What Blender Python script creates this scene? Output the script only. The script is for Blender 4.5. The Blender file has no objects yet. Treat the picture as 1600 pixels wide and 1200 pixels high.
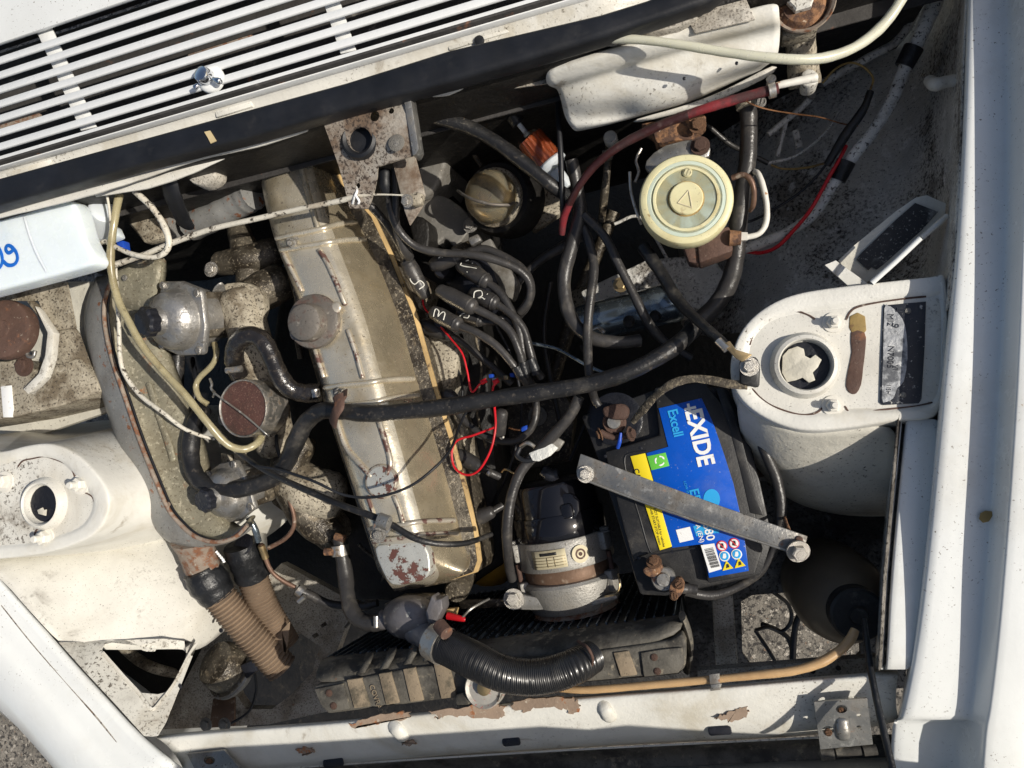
import bpy, bmesh, math, random
from mathutils import Vector, Matrix, Quaternion
random.seed(7)
SC = bpy.context.scene
COL = SC.collection
rad = math.radians

# ---------------------------------------------------------------- camera, sky, sun, exposure
FPX = 1200.0                       # focal length in photo pixels (1600 x 1200)
cX = Vector((.9586, .173, .2256)).normalized()
_z0 = (Vector((0, 0, 1)) - cX * cX.z).normalized()
_y0 = _z0.cross(cX)
TILT = rad(6)
cZ = _z0 * math.cos(TILT) + _y0 * math.sin(TILT)
cY = _y0 * math.cos(TILT) - _z0 * math.sin(TILT)
MC = Matrix((cX, cY, cZ))          # world <- camera
def ray(u, v):
    return MC @ Vector(((u - 800) / FPX, (600 - v) / FPX, -1))
CAM = Vector((.53, 0, .85)) - ray(1255, 575) * .882
cd = bpy.data.cameras.new('camera'); cam = bpy.data.objects.new('camera', cd); COL.objects.link(cam)
cam.matrix_world = Matrix.Translation(CAM) @ MC.to_4x4()
cd.sensor_width = 36; cd.lens = 36 * FPX / 1600; cd.clip_start = .02; cd.clip_end = 200
SC.camera = cam

SUN_EL = 42
sun_h = Vector((.96, -.27, 0)).normalized()
SUN = sun_h * math.cos(rad(SUN_EL)) + Vector((0, 0, math.sin(rad(SUN_EL))))
w = bpy.data.worlds.new('World'); SC.world = w; w.use_nodes = True
nt = w.node_tree; nt.nodes.clear()
sky = nt.nodes.new('ShaderNodeTexSky'); sky.sky_type = 'NISHITA'; sky.sun_disc = False; sky.dust_density = 2.5; sky.ozone_density = .4
sky.sun_elevation = rad(SUN_EL); sky.sun_rotation = math.atan2(sun_h.x, sun_h.y)
bg = nt.nodes.new('ShaderNodeBackground'); bg.inputs['Strength'].default_value = .088
out = nt.nodes.new('ShaderNodeOutputWorld')
nt.links.new(sky.outputs[0], bg.inputs[0]); nt.links.new(bg.outputs[0], out.inputs[0])
sl = bpy.data.lights.new('sun', 'SUN'); sl.energy = 4.7; sl.angle = rad(.53); sl.color = (1, .935, .83)
so = bpy.data.objects.new('sun', sl); COL.objects.link(so); so.location = (2, -.6, 3)
so.rotation_euler = SUN.to_track_quat('Z', 'Y').to_euler()
SC.view_settings.view_transform = 'Standard'; SC.view_settings.look = 'None'
SC.view_settings.exposure = 0.0; SC.view_settings.gamma = 1.0

# ---------------------------------------------------------------- helpers
def P(u, v, z):
    d = ray(u, v)
    return CAM + d * ((z - CAM.z) / d.z)
def dep(p):                        # metres per photo pixel at a point
    return -((MC.transposed() @ (p - CAM)).z) / FPX
def V3(t, z=None):
    if isinstance(t, Vector): return t.copy()
    return P(t[0], t[1], t[2] if len(t) > 2 else z)
WL = {}
UP = Vector((0, 0, 1))
def props(o, label, cat, group, kind):
    if label: o['label'] = label
    if cat: o['category'] = cat
    if group: o['group'] = group
    if kind: o['kind'] = kind
def thing(name, at, label, cat, group=None, kind=None, parent=None):
    o = bpy.data.objects.new(name, None); COL.objects.link(o)
    o.empty_display_size = .02
    at = V3(at)
    if parent: o.parent = parent; o.location = at - WL[parent]
    else: o.location = at
    WL[o] = at; props(o, label, cat, group, kind)
    return o
def mk(name, V, Fs, mat, parent=None, label=None, cat=None, group=None, kind=None, smooth=38, bevel=0, bseg=2, solid=0, sub=0, weld=True, center=None):
    V = [v.copy() for v in V]
    if center is None:
        lo = Vector([min(v[i] for v in V) for i in range(3)]); hi = Vector([max(v[i] for v in V) for i in range(3)])
        center = Vector(((lo.x + hi.x) / 2, (lo.y + hi.y) / 2, lo.z))
    bm = bmesh.new()
    vs = [bm.verts.new(v - center) for v in V]
    for f in Fs:
        try: bm.faces.new([vs[i] for i in f])
        except ValueError: pass
    if weld: bmesh.ops.remove_doubles(bm, verts=bm.verts, dist=1e-6)
    bmesh.ops.recalc_face_normals(bm, faces=bm.faces)
    if bevel:
        es = [e for e in bm.edges if len(e.link_faces) == 2 and e.calc_face_angle(0) > rad(30)]
        bmesh.ops.bevel(bm, geom=es, offset=bevel, segments=bseg, profile=.5, affect='EDGES', clamp_overlap=True)
    for f in bm.faces: f.smooth = True
    for e in bm.edges:
        if len(e.link_faces) == 2 and e.calc_face_angle(0) > rad(smooth): e.smooth = False
    me = bpy.data.meshes.new(name); bm.to_mesh(me); bm.free()
    me.materials.append(mat)
    o = bpy.data.objects.new(name, me); COL.objects.link(o)
    if parent: o.parent = parent; o.location = center - WL[parent]
    else: o.location = center
    WL[o] = center
    if sub:
        m = o.modifiers.new('s', 'SUBSURF'); m.levels = sub; m.render_levels = sub
    if solid:
        m = o.modifiers.new('t', 'SOLIDIFY'); m.thickness = solid; m.offset = -1
    props(o, label, cat, group, kind)
    return o
def crom(pts, res):
    if len(pts) < 3: 
        return [pts[0].lerp(pts[1], i / res) for i in range(res + 1)]
    o = []
    Q = [pts[0] * 2 - pts[1]] + pts + [pts[-1] * 2 - pts[-2]]
    for i in range(1, len(Q) - 2):
        a, b, c, d = Q[i - 1:i + 3]
        for k in range(res):
            t = k / res
            o.append(.5 * ((2 * b) + (c - a) * t + (2 * a - 5 * b + 4 * c - d) * t * t + (3 * b - a - 3 * c + d) * t ** 3))
    o.append(pts[-1]); return o
def tube(name, pts, wpx, mat, parent=None, z=None, seg=12, res=6, flat=1.0, straight=False, ring=0, ringamp=.12, capround=False, **k):
    """swept round tube through pixel points (u,v,z); wpx is the width in photo pixels (or a list)"""
    W = [V3(p, z) for p in pts]
    ws = wpx if isinstance(wpx, (list, tuple)) else [wpx] * len(W)
    R = [dep(p) * a / 2 for p, a in zip(W, ws)]
    if straight:
        C = W; RR = R
    else:
        C = crom(W, res); 
        RR = []
        n = len(W) - 1
        for i in range(len(C)):
            t = min(i / res, n); a = min(int(t), n - 1); RR.append(R[a] + (R[a + 1] - R[a]) * (t - a))
    if not straight and len(C) > 8 and not ring:      # soft hoses are never quite round
        ph = random.random() * 9
        RR = [r * (1 + .035 * math.sin(i * .55 + ph) + .025 * math.sin(i * 1.7 + 2 * ph)) for i, r in enumerate(RR)]
    if ring:                        # corrugated duct: alternating radii
        L = [0]
        for a, b in zip(C, C[1:]): L.append(L[-1] + (b - a).length)
        N = int(ring) * 4; C2 = []; R2 = []
        j = 0
        for i in range(N + 1):
            s = L[-1] * i / N
            while j < len(C) - 2 and L[j + 1] < s: j += 1
            t = (s - L[j]) / max(L[j + 1] - L[j], 1e-9)
            C2.append(C[j].lerp(C[j + 1], t)); R2.append((RR[j] + (RR[j + 1] - RR[j]) * t) * (1 - ringamp * (.5 - .5 * math.cos(i * math.pi / 2))))
        C, RR = C2, R2
    if capround:
        d0 = (C[0] - C[1]).normalized(); d1 = (C[-1] - C[-2]).normalized()
        C = [C[0] + d0 * RR[0] * .5, C[0] + d0 * RR[0] * .35] + C + [C[-1] + d1 * RR[-1] * .35, C[-1] + d1 * RR[-1] * .5]
        RR = [RR[0] * .45, RR[0] * .8] + RR + [RR[-1] * .8, RR[-1] * .45]
    V, Fs = [], []
    T = (C[1] - C[0]).normalized()
    ref = UP if abs(T.z) < .9 else Vector((1, 0, 0))
    N = (ref - T * ref.dot(T)).normalized()
    for i, c in enumerate(C):
        T2 = (C[min(i + 1, len(C) - 1)] - C[max(i - 1, 0)]).normalized()
        N = (T.rotation_difference(T2)) @ N; T = T2
        N = (N - T * N.dot(T)).normalized(); B = T.cross(N)
        for s in range(seg):
            a = 2 * math.pi * s / seg
            V.append(c + (N * math.cos(a) * flat + B * math.sin(a)) * RR[i])
    n = len(C)
    for i in range(n - 1):
        for s in range(seg):
            s2 = (s + 1) % seg
            Fs.append((i * seg + s, i * seg + s2, (i + 1) * seg + s2, (i + 1) * seg + s))
    Fs.append(tuple(range(seg))); Fs.append(tuple((n - 1) * seg + s for s in range(seg)))
    return mk(name, V, Fs, mat, parent, weld=False, smooth=50, **k)
def frame(axis):
    a = axis.normalized()
    r = Vector((1, 0, 0)) if abs(a.x) < .9 else Vector((0, 1, 0))
    x = (r - a * r.dot(a)).normalized()
    return x, a.cross(x), a
def lathe(name, c, axis, prof, mat, parent=None, seg=32, lobes=None, scale=(1, 1), **k):
    """profile [(radius_m, height_m)] turned about axis through c"""
    c = V3(c); x, y, a = frame(Vector(axis))
    V, Fs = [], []
    n = len(prof)
    for (r, h) in prof:
        for s in range(seg):
            t = 2 * math.pi * s / seg
            rr = r * (lobes(t, h) if lobes else 1)
            V.append(c + a * h + (x * math.cos(t) * scale[0] + y * math.sin(t) * scale[1]) * rr)
    for i in range(n - 1):
        for s in range(seg):
            s2 = (s + 1) % seg
            Fs.append((i * seg + s, i * seg + s2, (i + 1) * seg + s2, (i + 1) * seg + s))
    Fs.append(tuple(range(seg))); Fs.append(tuple((n - 1) * seg + s for s in range(seg)))
    return mk(name, V, Fs, mat, parent, **k)
def pxm(u, v, z): return dep(P(u, v, z))
def disc(name, u, v, z, rpx, h, mat, parent=None, axis=UP, prof=None, seg=32, **k):
    """round boss of radius rpx photo pixels, height h down from z"""
    c = P(u, v, z); r = rpx * dep(c)
    pr = prof or [(.0, 0), (.82, 0), (.95, -.08), (1, -.25), (1, -1)]
    return lathe(name, c, axis, [(a * r if a else 1e-5, b * h) for a, b in pr], mat, parent, seg, **k)
def smooth_outline(o, res=4):
    W = [Vector((*p, 0)) if len(p) == 2 else Vector(p) for p in o]
    n = len(W); r = []
    for i in range(n):
        a, b, c, d = W[i - 1], W[i], W[(i + 1) % n], W[(i + 2) % n]
        for q in range(res):
            t = q / res
            r.append(.5 * ((2 * b) + (c - a) * t + (2 * a - 5 * b + 4 * c - d) * t * t + (3 * b - a - 3 * c + d) * t ** 3))
    return [tuple(p) if len(o[0]) > 2 else (p.x, p.y) for p in r]
def prism(name, outline, z, depth, mat, parent=None, bevel=.0015, taper=0, smo=0, down=None, **k):
    """pixel outline at height z, extruded downwards; taper > 0 flares the foot by that many metres"""
    if smo: outline = smooth_outline(outline, smo)
    top = [V3(p, z) for p in outline]; n = len(top)
    c = sum(top, Vector()) / n
    d = (down or Vector((0, 0, -1))) * depth
    bot = []
    for p in top:
        e = (p - c); e.z = 0
        bot.append(p + d + (e.normalized() * taper if e.length > 0 else Vector()))
    Fs = [tuple(range(n)), tuple(n + i for i in reversed(range(n)))]
    for i in range(n):
        j = (i + 1) % n; Fs.append((i, j, n + j, n + i))
    return mk(name, top + bot, Fs, mat, parent, bevel=bevel, **k)
def plate(name, outline, z, mat, parent=None, holes=(), thick=.0015, smo=0, hsmo=0, zf=None, bend=None, **k):
    """sheet-metal plate with cut holes; zf(u,v) gives its height"""
    if smo: outline = smooth_outline(outline, smo)
    bm = bmesh.new(); es = []; zs = {}
    for lp in [outline] + [smooth_outline(h, hsmo) if hsmo else h for h in holes]:
        vs = []
        for p in lp:
            zz = p[2] if len(p) > 2 else (zf(p[0], p[1]) if zf else z)
            nv = bm.verts.new((p[0], -p[1], 0)); zs[nv] = (p[0], p[1], zz); vs.append(nv)
        for i in range(len(vs)): es.append(bm.edges.new((vs[i], vs[(i + 1) % len(vs)])))
    bmesh.ops.triangle_fill(bm, use_beauty=True, use_dissolve=False, edges=es)
    for v_, q_ in zs.items(): v_.co = P(*q_)
    bm.normal_update()
    for f in bm.faces:
        if f.normal.z < 0: f.normal_flip()
    bm.verts.index_update()
    V = [v.co.copy() for v in bm.verts]; Fs = [tuple(v.index for v in f.verts) for f in bm.faces]
    bm.free()
    n = len(V)
    cnt = {}
    for f in Fs:
        for a, b in zip(f, f[1:] + f[:1]): cnt[(a, b)] = cnt.get((a, b), 0) + 1
    F2 = list(Fs) + [tuple(n + i for i in reversed(f)) for f in Fs]
    for (a, b) in cnt:
        if (b, a) not in cnt: F2.append((b, a, n + a, n + b))
    return mk(name, V + [v - Vector((0, 0, thick)) for v in V], F2, mat, parent, smooth=30, **k)
def loft(name, rows, mat, parent=None, sub=2, solid=.0015, closed=False, **k):
    """surface through rows of pixel points; a row is a list of (u,v,z) or (list of (u,v), z)"""
    R = []
    for r in rows:
        if isinstance(r, tuple): R.append([P(a, b, r[1]) for a, b in r[0]])
        else: R.append([V3(p) for p in r])
    n = len(R[0]); V = [p for r in R for p in r]; Fs = []
    for i in range(len(R) - 1):
        for j in range(n if closed else n - 1):
            j2 = (j + 1) % n
            Fs.append((i * n + j, i * n + j2, (i + 1) * n + j2, (i + 1) * n + j))
    cen = None
    o = mk(name, V, Fs, mat, parent, sub=sub, solid=solid, smooth=180, weld=False, **k)
    me = o.data                     # make sheet normals face the camera
    if me.polygons:
        s = sum((me.polygons[i].normal.dot(CAM - (WL[o] + me.polygons[i].center)) > 0) for i in range(len(me.polygons)))
        if s < len(me.polygons) / 2: me.flip_normals()
    return o
def box(name, c, ax, size, mat, parent=None, bevel=.0015, **k):
    """box about world point c with axes ax (3 vectors) and full sizes"""
    V = []
    for sz in (-.5, .5):
        for sx, sy in ((-.5, -.5), (.5, -.5), (.5, .5), (-.5, .5)):
            V.append(c + ax[0] * sx * size[0] + ax[1] * sy * size[1] + ax[2] * sz * size[2])
    return mk(name, V, [(3, 2, 1, 0), (4, 5, 6, 7), (0, 1, 5, 4), (1, 2, 6, 5), (2, 3, 7, 6), (3, 0, 4, 7)], mat, parent, bevel=bevel, **k)
_bm = {}
def fastener_mesh(kind, mat):
    key = (kind, mat.name)
    if key in _bm: return _bm[key]
    V, Fs = [], []
    def cyl(r0, r1, h0, h1, n, ph=0, cap=True):
        b = len(V)
        for r, h in ((r0, h0), (r1, h1)):
            for i in range(n):
                t = 2 * math.pi * i / n + ph; V.append(Vector((r * math.cos(t), r * math.sin(t), h)))
        for i in range(n): Fs.append((b + i, b + (i + 1) % n, b + n + (i + 1) % n, b + n + i))
        if cap: Fs.append(tuple(b + n + i for i in range(n)))
    if kind == 'bolt':
        cyl(1.5, 1.5, -.1, .15, 20); cyl(1.02, 1.02, .15, .75, 6); cyl(1.02, .85, .75, .85, 6); cyl(.5, .5, .85, .9, 12)
    elif kind == 'stud':            # nut with stud end standing out
        cyl(1.55, 1.5, -.1, .12, 20); cyl(1.02, 1.02, .12, .8, 6); cyl(1.02, .8, .8, .95, 6); cyl(.55, .55, .95, 1.7, 14); cyl(.55, .4, 1.7, 1.85, 14)
    elif kind == 'screw':           # round slotted screw
        cyl(1, 1, -.1, .25, 16); cyl(1, .75, .25, .5, 16, cap=False)
        b = len(V)
        cyl(.75, .75, .5, .5, 16, cap=False)
        for s in (-1, 1):
            q = len(V)
            for x, y in ((-.72, .1), (.72, .1), (.5, .55), (-.5, .55)): V.append(Vector((x, y * s, .5)))
            Fs.append((q, q + 1, q + 2, q + 3))
        cyl(.74, .74, .3, .32, 16)
    elif kind == 'rivet':
        cyl(1, .92, -.1, .15, 16, cap=False); cyl(.92, .6, .15, .38, 16, cap=False); cyl(.6, .3, .38, .45, 16)
    me = bpy.data.meshes.new(kind); me.from_pydata([tuple(v) for v in V], [], Fs)
    bm = bmesh.new(); bm.from_mesh(me); bmesh.ops.recalc_face_normals(bm, faces=bm.faces); 
    for f in bm.faces: f.smooth = True
    for e in bm.edges:
        if len(e.link_faces) != 2 or e.calc_face_angle(0) > rad(30): e.smooth = False
    bm.to_mesh(me); bm.free()
    me.materials.append(mat); _bm[key] = me
    return me
def fast(kind, at, rpx, mat, parent, axis=UP, h=1.0, name=None, spin=None):
    p = V3(at); r = rpx * dep(p)
    o = bpy.data.objects.new(name or kind, fastener_mesh(kind, mat)); COL.objects.link(o)
    q = Vector(axis).to_track_quat('Z', 'Y') @ Quaternion((0, 0, 1), random.random() * 6 if spin is None else spin)
    o.rotation_mode = 'QUATERNION'; o.rotation_quaternion = q; o.scale = (r, r, r * h)
    o.parent = parent; o.location = p - WL[parent]; WL[o] = p
    return o
def text(name, body, at, to, hpx, mat, parent, z=None, off=0.0, ext=.0004, lift=.0006, align='LEFT', up=None, spacing=1.0, shear=0, font_scale=1.0, **k):
    """flat lettering lying on a surface: starts at pixel at, runs towards pixel to"""
    a = V3(at, z); b = V3(to, z)
    x = (b - a).normalized(); n = up or UP
    n = (n - x * n.dot(x)).normalized(); y = n.cross(x)
    cu = bpy.data.curves.new(name, 'FONT'); cu.body = body; cu.size = hpx * dep(a) / .7; cu.extrude = ext; cu.offset = off * cu.size
    cu.align_x = align; cu.space_character = spacing; cu.shear = shear; cu.resolution_u = 3
    t = bpy.data.objects.new('tmp', cu); COL.objects.link(t)
    dg = bpy.context.evaluated_depsgraph_get(); me = bpy.data.meshes.new_from_object(t.evaluated_get(dg))
    bpy.data.objects.remove(t)
    V = [a + x * v.co.x * font_scale + y * v.co.y + n * (v.co.z + lift) for v in me.vertices]
    Fs = [tuple(p.vertices) for p in me.polygons]
    bpy.data.meshes.remove(me)
    return mk(name, V, Fs, mat, parent, weld=False, smooth=30, **k)

# ---------------------------------------------------------------- procedural materials
def mat(name, col, rough=.5, metal=0.0, layers=(), bump=None, trans=0.0, ior=1.45, sss=0.0, coat=0.0, vary=.12, spec=.5, alpha=1.0, vscale=14):
    m = bpy.data.materials.new(name); m.use_nodes = True
    N = m.node_tree.nodes; L = m.node_tree.links; b = N['Principled BSDF']
    tc = N.new('ShaderNodeTexCoord'); oi = N.new('ShaderNodeObjectInfo')
    add = N.new('ShaderNodeVectorMath'); add.operation = 'MULTIPLY_ADD'
    cmb = N.new('ShaderNodeCombineXYZ')
    for i in range(3): L.new(oi.outputs['Random'], cmb.inputs[i])
    L.new(cmb.outputs[0], add.inputs[0]); add.inputs[1].default_value = (3.1, 5.7, 2.3); L.new(tc.outputs['Object'], add.inputs[2])
    co = add.outputs[0]
    def noise(scale, detail=6, rg=.6, dist=0):
        n = N.new('ShaderNodeTexNoise'); n.inputs['Scale'].default_value = scale; n.inputs['Detail'].default_value = detail
        n.inputs['Roughness'].default_value = rg; n.inputs['Distortion'].default_value = dist
        L.new(co, n.inputs['Vector']); return n.outputs['Fac']
    def ramp(s, lo, hi):
        r = N.new('ShaderNodeMapRange'); r.interpolation_type = 'SMOOTHSTEP'
        r.inputs['From Min'].default_value = lo; r.inputs['From Max'].default_value = hi
        L.new(s, r.inputs['Value']); return r.outputs['Result']
    def mixc(f, a, c2):
        x = N.new('ShaderNodeMix'); x.data_type = 'RGBA'
        if hasattr(f, 'node'): L.new(f, x.inputs['Factor'])
        else: x.inputs['Factor'].default_value = f
        for v, i in ((a, 6), (c2, 7)):
            if hasattr(v, 'node'): L.new(v, x.inputs[i])
            else: x.inputs[i].default_value = (*v, 1)
        return x.outputs[2]
    def mixf(f, a, c2):
        x = N.new('ShaderNodeMix'); L.new(f, x.inputs['Factor'])
        for v, i in ((a, 2), (c2, 3)):
            if hasattr(v, 'node'): L.new(v, x.inputs[i])
            else: x.inputs[i].default_value = v
        return x.outputs[0]
    dk = tuple(c * (1 - vary * 1.6) for c in col); lt = tuple(min(1, c * (1 + vary)) for c in col)
    c = mixc(ramp(noise(vscale), .3, .7), dk, lt)
    r = mixf(ramp(noise(vscale * 3), .3, .7), max(0, rough - .08), min(1, rough + .08)); me_ = None
    hts = []
    for ly in layers:
        lc, sc, lo, hi = ly[:4]; op = ly[4] if len(ly) > 4 else {}
        f = ramp(noise(sc, op.get('detail', 8), op.get('rg', .65), op.get('dist', 0)), lo, hi)
        if 'patch' in op:
            ps, pl, ph = op['patch']; g = ramp(noise(ps), pl, ph)
            mm = N.new('ShaderNodeMath'); mm.operation = 'MULTIPLY'; L.new(f, mm.inputs[0]); L.new(g, mm.inputs[1]); f = mm.outputs[0]
        if 'amt' in op:
            mm = N.new('ShaderNodeMath'); mm.operation = 'MULTIPLY'; L.new(f, mm.inputs[0]); mm.inputs[1].default_value = op['amt']; f = mm.outputs[0]
        if 'col2' in op: lc = mixc(ramp(noise(sc * 4), .35, .65), lc, op['col2'])
        c = mixc(f, c, lc); r = mixf(f, r, op.get('rough', .85))
        me_ = mixf(f, metal if me_ is None else me_, op.get('metal', 0.0))
        if 'h' in op: hts.append((f, op['h']))
    L.new(c, b.inputs['Base Color']); L.new(r, b.inputs['Roughness'])
    if me_ is not None: L.new(me_, b.inputs['Metallic'])
    else: b.inputs['Metallic'].default_value = metal
    b.inputs['IOR'].default_value = ior; b.inputs['Specular IOR Level'].default_value = spec
    if trans: b.inputs['Transmission Weight'].default_value = trans
    if sss:
        b.inputs['Subsurface Weight'].default_value = sss; b.inputs['Subsurface Radius'].default_value = (.02, .02, .016); b.inputs['Subsurface Scale'].default_value = .5
    if coat: b.inputs['Coat Weight'].default_value = coat; b.inputs['Coat Roughness'].default_value = .088
    if bump or hts:
        prev = None
        bl = [] if not bump else (list(bump) if isinstance(bump[0], (tuple, list)) else [bump])
        for s, d in bl:
            bn = N.new('ShaderNodeBump'); bn.inputs['Distance'].default_value = d; bn.inputs['Strength'].default_value = 1
            L.new(noise(s, 5, .6), bn.inputs['Height'])
            if prev: L.new(prev, bn.inputs['Normal'])
            prev = bn.outputs[0]
        for f, d in hts:
            bn = N.new('ShaderNodeBump'); bn.inputs['Distance'].default_value = d; bn.inputs['Strength'].default_value = 1
            L.new(f, bn.inputs['Height'])
            if prev: L.new(prev, bn.inputs['Normal'])
            prev = bn.outputs[0]
        L.new(prev, b.inputs['Normal'])
    return m
RUST = (.16, .06, .03); RUST2 = (.30, .12, .05); GRIME = (.045, .035, .025); DIRT = (.20, .16, .11)
M = {}
M['white'] = mat('white_paint_dirty', (.665, .655, .605), .40, layers=[((.40, .35, .25), 5, .46, .70, {'amt': .6, 'dist': 1.2}), ((.20, .15, .09), 22, .58, .72, {'patch': (4, .48, .6), 'amt': .7, 'dist': .8}), ((.10, .08, .055), 260, .56, .66, {'patch': (4.5, .50, .64)}), ((.06, .05, .035), 420, .70, .73, {}), (RUST2, 60, .74, .77, {'patch': (7, .5, .6)})], bump=((110, .0006), (420, .0003)), vary=.05)
M['cream'] = mat('cream_paint_worn', (.62, .605, .55), .45, layers=[((.36, .31, .23), 5, .46, .72, {'amt': .5, 'dist': 1.2}), ((.13, .105, .08), 24, .53, .70, {'patch': (4, .48, .6), 'amt': .85, 'dist': .8}), ((.07, .055, .04), 200, .53, .63, {'patch': (4, .50, .62)}), ((.05, .04, .03), 420, .6, .68, {'amt': .8})], bump=((60, .0005), (400, .0003)), vary=.06)
M['speck'] = mat('white_paint_grimy', (.50, .47, .41), .6, layers=[((.20, .165, .12), 12, .40, .66, {'amt': .85}), ((.07, .058, .045), 380, .50, .62, {'amt': .75}), ((.04, .034, .028), 26, .54, .74, {'amt': .85}), ((.22, .10, .05), 50, .66, .72, {'amt': .7})], bump=((90, .0014), (500, .0005)), vary=.12)
M['grime'] = mat('bay_floor_grime', (.26, .24, .21), .85, layers=[((.045, .038, .032), 11, .38, .60, {'amt': .95}), ((.40, .40, .38), 16, .58, .72, {'amt': .7}), ((.03, .025, .02), 200, .50, .62, {})], bump=((80, .003), (400, .0008)), vary=.15)
M['fender'] = mat('white_body_paint', (.72, .735, .72), .2, layers=[((.12, .095, .07), 300, .62, .66, {'patch': (6, .40, .56)}), ((.55, .53, .47), 5, .46, .7, {'amt': .45, 'rough': .4}), ((.32, .22, .12), 90, .70, .73, {'patch': (7, .5, .6)}), ((.5, .45, .36), 8, .60, .8, {'amt': .35})], coat=.35, vary=.02, bump=(120, .0002))
M['slat'] = mat('white_slat_paint', (.74, .75, .74), .3, layers=[((.3, .26, .2), 220, .68, .73, {'patch': (8, .45, .6)})], vary=.03, bump=(150, .0003))
M['chip'] = mat('flaked_paint_rust', (.30, .22, .16), .8, layers=[(RUST2, 60, .55, .62, {}), ((.42, .36, .28), 90, .6, .66, {})], bump=(200, .0008))
M['rubber'] = mat('black_rubber_seal', (.010, .011, .014), .5, layers=[((.07, .065, .06), 30, .55, .85, {'amt': .35})], bump=(300, .0002), vary=.2)
M['hose'] = mat('aged_rubber_hose', (.016, .016, .017), .34, layers=[((.10, .09, .075), 30, .52, .78, {'amt': .6, 'rough': .7}), ((.22, .20, .16), 380, .60, .68, {'patch': (14, .45, .62), 'amt': .8}), ((.06, .05, .04), 110, .58, .66, {'amt': .7})], bump=((300, .0004), (60, .0008)), vary=.25)
M['lead'] = mat('grey_ignition_lead', (.038, .036, .035), .34, layers=[((.13, .115, .095), 40, .52, .75, {'amt': .6, 'rough': .65}), ((.20, .17, .13), 300, .62, .70, {'patch': (18, .45, .6), 'amt': .7})], bump=((280, .0003), (70, .0006)), vary=.2)
M['oilhose'] = mat('oily_black_hose', (.016, .014, .013), .18, layers=[((.05, .04, .03), 90, .5, .7, {'rough': .4})], bump=(320, .0006), coat=.6)
M['silver'] = mat('champagne_rocker_paint', (.76, .69, .55), .27, .66, layers=[((.34, .26, .13), 8, .44, .74, {'rough': .42, 'metal': .7, 'amt': .8}), ((.06, .045, .03), 230, .58, .66, {'patch': (8, .36, .58)}), ((.05, .04, .025), 90, .66, .72, {'patch': (10, .4, .55)}), ((.105, .042, .034), 24, .685, .70, {'rough': .75, 'h': -.0006, 'patch': (7, .5, .54)})], bump=(180, .0004), vary=.08)
M['silverrust'] = mat('rocker_paint_flaking', (.60, .60, .55), .32, .5, layers=[((.105, .042, .034), 40, .51, .525, {'rough': .75, 'h': -.0006, 'rg': .7}), ((.05, .04, .03), 200, .62, .68, {})], bump=(160, .0004), vary=.06)
M['ridge'] = mat('worn_rocker_ridge', (.56, .51, .42), .32, .55, layers=[((.11, .055, .045), 60, .50, .58, {'rough': .6, 'metal': .2})], vary=.1)
M['cast'] = mat('cast_aluminium', (.44, .43, .41), .34, .85, layers=[((.13, .115, .09), 20, .44, .68, {'rough': .55, 'metal': .4, 'amt': .85}), ((.05, .042, .032), 90, .54, .66, {'rough': .6, 'metal': .2, 'amt': .8}), ((.62, .60, .55), 330, .60, .66, {'metal': .6, 'rough': .4, 'amt': .6})], bump=((200, .0007), (45, .0010)), vary=.15)
M['castdirty'] = mat('oily_cast_iron', (.15, .13, .10), .36, .45, layers=[((.035, .028, .020), 18, .40, .60, {'rough': .28, 'metal': .2}), ((.34, .29, .21), 230, .56, .64, {'metal': .1, 'rough': .6, 'amt': .8}), ((.28, .22, .14), 40, .58, .70, {'amt': .6})], bump=((120, .0018), (450, .0006)), vary=.2)
M['castpale'] = mat('dusty_cast_metal', (.42, .375, .29), .6, .2, layers=[((.11, .085, .055), 20, .44, .62, {'amt': .9}), ((.05, .04, .03), 260, .52, .62, {}), ((.58, .54, .45), 60, .60, .70, {'amt': .6})], bump=((100, .0018), (420, .0006)), vary=.15)
M['black'] = mat('oily_black_iron_and_gap_dark', (.009, .008, .007), .55, layers=[((.035, .03, .024), 60, .56, .75, {})], bump=((90, .002), (350, .0006)), vary=.3)  # oily iron; also the darkness of deep gaps on the filler sheets
M['airbox'] = mat('grey_air_box_paint', (.255, .255, .245), .38, .15, layers=[((.13, .11, .085), 9, .44, .70, {'amt': .65}), ((.30, .13, .055), 60, .585, .615, {'patch': (14, .44, .54), 'col2': RUST}), ((.5, .46, .38), 320, .60, .66, {'amt': .55}), ((.06, .05, .04), 200, .60, .66, {'amt': .7})], bump=((160, .0005), (30, .0008)), vary=.1)
M['airpan'] = mat('olive_stained_pan', (.26, .24, .175), .45, .2, layers=[((.13, .11, .07), 10, .42, .66, {'amt': .75}), ((.42, .385, .29), 170, .545, .63, {'amt': .65}), ((.07, .055, .035), 240, .56, .64, {'amt': .8}), ((.26, .12, .055), 30, .58, .66, {'patch': (9, .44, .58)})], bump=((140, .0007), (420, .0003)), vary=.15)
M['rustrim'] = mat('rusty_rolled_edge', (.27, .22, .175), .7, .1, layers=[((.12, .055, .035), 70, .46, .6, {'col2': (.2, .09, .045)}), ((.40, .36, .29), 130, .62, .68, {})], bump=(250, .0008), vary=.15)
M['rust'] = mat('rust', (.10, .058, .044), .75, .15, layers=[((.19, .085, .045), 60, .56, .7, {}), ((.30, .26, .21), 140, .62, .7, {}), ((.05, .03, .025), 110, .58, .68, {})], bump=((220, .001), (700, .0003)), vary=.2)
M['browndisc'] = mat('brown_primer_disc', (.095, .045, .036), .55, layers=[((.24, .15, .11), 420, .56, .63, {'amt': .7}), ((.045, .026, .02), 40, .46, .66, {'amt': .7}), ((.17, .08, .05), 70, .56, .68, {'amt': .6})], bump=((320, .0005), (60, .0006)), vary=.2)
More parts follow.
